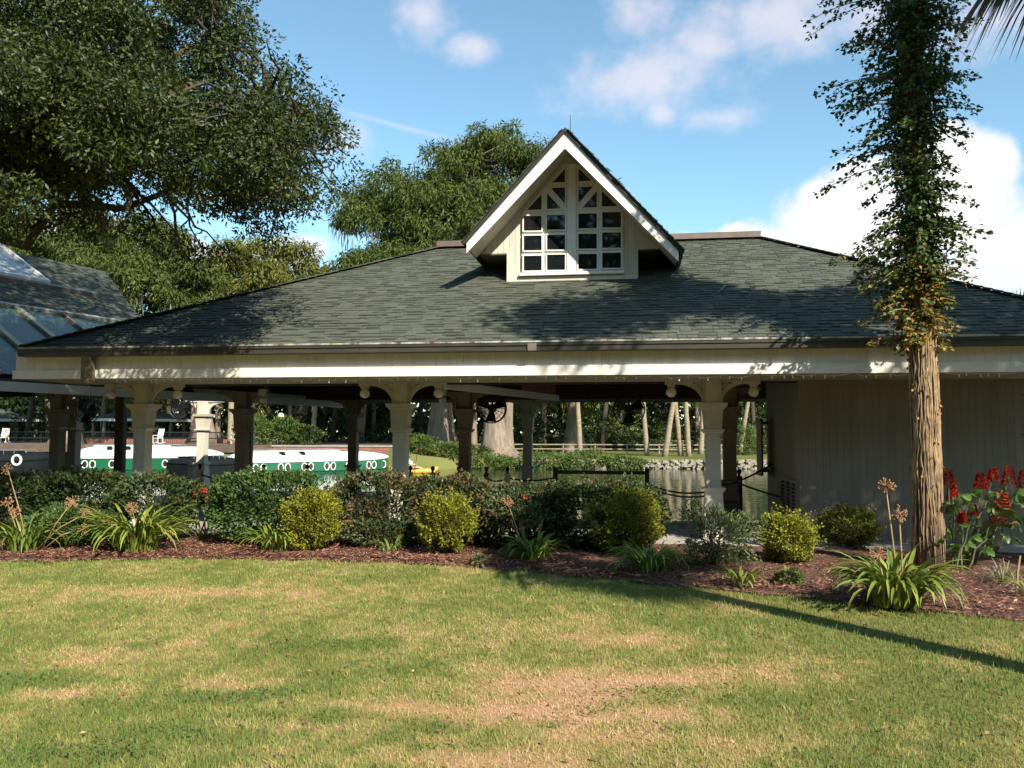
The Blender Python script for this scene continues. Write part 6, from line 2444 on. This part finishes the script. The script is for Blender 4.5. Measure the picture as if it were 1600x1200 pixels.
m_ = MB()
for k in range(95):
    a = rs.uniform(0, 2 * PI)
    z0, z1 = rs.uniform(0, 1.2), rs.uniform(2.0, 4.0)
    pts = []
    for i in range(14):
        z = z0 + (z1 - z0) * i / 13
        a += rs.normal() * .09
        c, r = axis(z)
        pts.append(c + Vector((math.cos(a), math.sin(a), 0)) * (r + .004 + .012 * rs.rand()))
    m_.tube(pts, rs.uniform(.004, .011), 5)
m_.build('vine', vine_m, ivy, True)
# leafy sprays
def half_width(z, side):
    """reach of the sprays at height z (left, right), metres"""
    zz = [2.5, 2.9, 3.3, 3.8, 4.3, 4.8, 5.2, 5.6, 6.1, 6.6, 7.2, 8.5, 10]
    l_ = [.15, .55, .50, .85, .75, 1.05, .85, 1.15, .95, 1.15, 1.10, 0.9, .5]
    r_ = [.10, .22, .35, .55, .60, .45, .62, .50, .70, .55, .45, .6, .4]
    return float(np.interp(z, zz, l_ if side < 0 else r_))


C, D, N, T_, G_ = [], [], [], [], []
mv = MB()
for k in range(620):
    z = rs.uniform(2.55, 9.0) if k > 60 else rs.uniform(2.6, 3.6)
    c, r = axis(z)
    a = rs.uniform(0, 2 * PI)
    reach = half_width(z, math.cos(a)) * (0.25 + .75 * abs(math.cos(a))) * 1.15 * rs.beta(1.3, 1.25) + .04
    d = Vector((math.cos(a), math.sin(a), rs.uniform(-.1, .45)))
    pts = []
    for i in range(6):
        u = i / 5
        pts.append(c + Vector((d.x, d.y, 0)) * (r * .8 + reach * u) + Vector((0, 0, reach * (d.z * u - .38 * u * u))))
    mv.tube(pts, [.009, .008, .007, .005, .004, .003], 4, False)
    nl = int(12 + reach * 52)
    for j in range(nl):
        u = rs.rand() ** .65
        f = u * 5
        i = min(4, int(f))
        p = pts[i].lerp(pts[i + 1], f - i)
        C.append(tuple(p + Vector(rs.normal(0, .026, 3))))
        D.append((d.x * .5 + rs.normal() * .6, d.y * .5 + rs.normal() * .6, -.45 + rs.normal() * .4))
        N.append((rs.normal() * .5, rs.normal() * .5 - .2, .7))
        T_.append(np.clip(.36 + rs.normal() * .18 + (.12 if k % 3 == 0 else 0), 0, 1))
        gp_ = 1 / (1 + math.exp((z - 3.15) * 5.0))
        G_.append(rs.rand() < gp_ * .85)
# dense coat close to the trunk
for k in range(10500):
    z = rs.uniform(3.2, 9.5)
    c, r = axis(z)
    a = rs.uniform(0, 2 * PI)
    rr2 = r + abs(rs.normal()) * (.065 + .12 * min(1, max(0, (z - 4.6) / 1.8))) + .01
    C.append(tuple(c + Vector((math.cos(a) * rr2, math.sin(a) * rr2, 0))))
    D.append((math.cos(a) * .6 + rs.normal() * .4, math.sin(a) * .6 + rs.normal() * .4, -.5 + rs.normal() * .4))
    N.append((math.cos(a), math.sin(a), .5))
    T_.append(np.clip(.36 + rs.normal() * .18, 0, 1))
    G_.append(rs.rand() < 1 / (1 + math.exp((z - 3.4) * 5)))
C, D, N, T_, G_ = np.array(C), np.array(D), np.array(N), np.array(T_), np.array(G_)
n = len(C)
Ls, Ws = rs.uniform(.045, .075, n), rs.uniform(.034, .055, n)
leaf_mesh('crown', C[~G_], D[~G_], N[~G_], Ls[~G_], Ws[~G_], T_[~G_], ivy_leaf, ivy)
leaf_mesh('golden_leaves', C[G_], D[G_], N[G_], Ls[G_], Ws[G_], np.clip(T_[G_] + .1, 0, 1), ivy_gold, ivy)
mv.build('tendril', vine_m, ivy)['kind'] = 'stuff'
# a few reddish leaves low on the bark
n = 55
zz = rs.uniform(.9, 2.9, n) ** 1.0
aa = rs.uniform(-PI, PI, n)
cc_ = [axis(z) for z in zz]
C = np.array([tuple(c + Vector((math.cos(a), math.sin(a), 0)) * (r + .015)) for (c, r), a in zip(cc_, aa)])
leaf_mesh('dead_leaves', C, np.stack([np.cos(aa), np.sin(aa), -np.ones(n)], 1), rand_dirs(n, rs), .05, .032, rs.uniform(.5, 1, n), ivy_gold, ivy)


# ---------------------------------------------------------------- sabal palm just out of frame at the right (its fronds hang in, its shadow crosses the lawn)
rs = np.random.RandomState(95)
PB = Vector((4.28, 4.40, 0))
palm = empty('sabal_palm', PB)
tag(palm, 'near palm with drooping dark fronds reaching into the top right corner', 'palm')
PH_ = 5.15
MB().tube([(0, 0, -.1), (.02, 0, .6), (.03, 0, 2.5), (0, 0, PH_ - .3), (0, 0, PH_)], [.19, .15, .14, .15, .13], 16).build('trunk', bark_palm, palm, True)


def frond(az, el, pet, fan_r, droop, tint0):
    m_ = MB()
    d = Vector((math.cos(az) * math.cos(el), math.sin(az) * math.cos(el), math.sin(el)))
    top = Vector((0, 0, PH_))
    pts = [top + d * pet * u + Vector((0, 0, -droop * .35 * pet * u * u)) for u in (0, .35, .7, 1)]
    m_.tube(pts, [.022, .016, .012, .009], 6)
    f = m_.build('frond', stalk_m, palm, True)
    hub = pts[-1]
    dd = (pts[-1] - pts[-2]).normalized()
    s_ = dd.cross(Vector((0, 0, 1))).normalized()
    u_ = s_.cross(dd)
    V_, F_, T2 = [], [], []
    for j in range(40):
        w = (j - 19.5) / 19.5 * 1.75
        e = dd * math.cos(w) + s_ * math.sin(w) + u_ * .25 * abs(math.sin(w))
        L_ = fan_r * (1 - .25 * abs(w) / 1.75) * rs.uniform(.9, 1.08)
        wd = .028
        side = e.cross(u_).normalized()
        k0 = len(V_)
        for i in range(6):
            u = i / 5
            p = hub + e * L_ * u + Vector((0, 0, -droop * L_ * .75 * u ** 2.2))
            ww = wd * (1 - u) ** .6 * (0.6 + u) + .001
            V_ += [tuple(p - side * ww), tuple(p + side * ww)]
            T2 += [np.clip(tint0 + rs.normal() * .08 + u * .2, 0, 1)] * 2
        for i in range(5):
            F_.append((k0 + 2 * i, k0 + 2 * i + 1, k0 + 2 * i + 3, k0 + 2 * i + 2))
    np_mesh('leaflets', np.array(V_), np.array(F_), np.array(T2), palm_leaf, f)


for k in range(24):
    az_ = (k * 2.39996) % (2 * PI)
    sh_ = .72 if abs(az_ - PI) < .9 else 1.0
    frond(az_, 1.25 - 1.6 * k / 24, rs.uniform(.68, .9) * sh_, rs.uniform(.68, .86) * sh_, .35 + .35 * k / 24, rs.uniform(.15, .4))
frond(PI * .98, -.26, 1.16, .66, .8, .15)
frond(PI * .93, -.20, 1.12, .66, .75, .05)
frond(PI * 1.03, -.30, 1.10, .64, .9, .45)

# palm tips just showing over the right end of the roof
rs = np.random.RandomState(96)
c = at(1585, 470, 24)
base = Vector((c.x, 24, 0))
root = empty('palmetto', base)
C, D, N = [], [], []
zt = c.z
MB().tube([(0, 0, -.2), (0, 0, zt - .6)], [.16, .13], 10).build('trunk', bark_palm, root, True)
for k in range(15):
    a, e = 2.39996 * k, .9 - .7 * k / 15
    d = Vector((math.cos(a) * math.cos(e), math.sin(a) * math.cos(e), math.sin(e)))
    s_ = d.cross(Vector((0, 0, 1))).normalized()
    for j in range(16):
        w = (j - 7.5) / 7.5 * 1.0
        C.append(base + Vector((0, 0, zt - .6)) + d * .35)
        D.append(d * math.cos(w) + s_ * math.sin(w))
        N.append(d.cross(s_))
C, D, N = (np.array([tuple(v) for v in z]) for z in (C, D, N))
leaf_mesh('crown', C, D, N, 1.0, .045, np.clip(rs.normal(.55, .15, len(C)), 0, 1), palm_leaf, root, base)
tag(root, 'spiky palm tips showing above the right end of the roof', 'palm')

# ---------------------------------------------------------------- big oak out of frame at the right whose shade falls on roof and wall
rs = np.random.RandomState(97)
SB = Vector((11.8, 3.6, 0))
so = empty('shade_oak', SB)
tag(so, 'spreading oak right of the view whose shade dapples roof and wall', 'tree')
cen = []
for c, r, k in (((10.4, 5.0, 7.2), (1.9, 1.9, 1.9), 60), ((10.2, 5.2, 9.2), (1.8, 1.8, 1.2), 36), ((5.3, 5.1, 9.3), (1.4, 1.0, .65), 30), ((7.3, 5.0, 9.9), (1.4, 1.0, .7), 28), ((8.6, 4.8, 9.2), (1.0, .9, .8), 16), ((12.6, 4.4, 8.2), (1.8, 2, 2), 30)):
    cen.append(np.array(c) + rand_dirs(k, rs) * rs.rand(k, 1) ** .5 * np.array(r))
P = np.concatenate(cen)
leaf_mesh('crown', *crown_leaves(P, rs.uniform(.35, .6, len(P)), 130, .15, .075, rs, .1), oak_leaf, so, SB)
m_ = MB()
t0 = Vector((11.4, 4.0, 4.2)) - SB
limb(m_, (0, 0, -.2), t0, .42, .30, rs, 5, .02, 12)
ends = [Vector(c) - SB for c in ((10.4, 5, 7.4), (8.4, 4.9, 9.2), (5.4, 5.1, 9.3), (12.4, 4.4, 8.0))]
l0 = limb(m_, t0, ends[0], .18, .07, rs, 6, .05)
l1 = limb(m_, t0, ends[1], .16, .07, rs, 6, .05)
limb(m_, ends[1], ends[2], .07, .03, rs, 6, .05)
limb(m_, t0, ends[3], .15, .06, rs, 6, .05)
m_.build('trunk', bark_oak, so, True)

# ---------------------------------------------------------------- wooded edge of the park behind the viewer (mirrored in the dormer panes)
rs = np.random.RandomState(99)
nC = 2600
P = np.stack([rs.uniform(-50, 40, nC), rs.uniform(-31, -19, nC), rs.uniform(.5, 20, nC)], 1)
P = P[P[:, 2] < 12 + 10 * fbm(P[:, 0] * .12 + 3, P[:, 1] * .05, 2)]
o = leaf_mesh('park_woodland', *crown_leaves(P, rs.uniform(1.0, 2.0, len(P)), 45, .75, .36, rs, .3), wood_leaf)
tag(o, 'dark wooded edge of the park behind the viewer, mirrored in the dormer panes', 'woodland', kind='stuff')

# dead oak leaves dropped on the grass and the bed
n = 420
ly = RS.uniform(3.4, 10.2, n)
lx = RS.uniform(-1, 1, n) * (.68 * ly + .5)
ang = RS.uniform(0, 2 * PI, n)
lz = np.where(ly > bed_front(lx), .075, .028)
tag(leaf_mesh('fallen_leaves', np.stack([lx, ly, lz], 1), np.stack([np.cos(ang), np.sin(ang), RS.normal(0, .3, n)], 1), np.stack([RS.normal(0, .4, n), RS.normal(0, .4, n), np.ones(n)], 1),
              RS.uniform(.03, .065, n), RS.uniform(.012, .026, n), RS.beta(2, 2, n), M('dead_leaf', (.2, .1, .05), .8, use_tint=[(0, (.09, .045, .025)), (.6, (.26, .14, .065)), (1, (.42, .29, .15))])),
    'small brown dead leaves scattered over grass and mulch', 'leaves', kind='stuff')
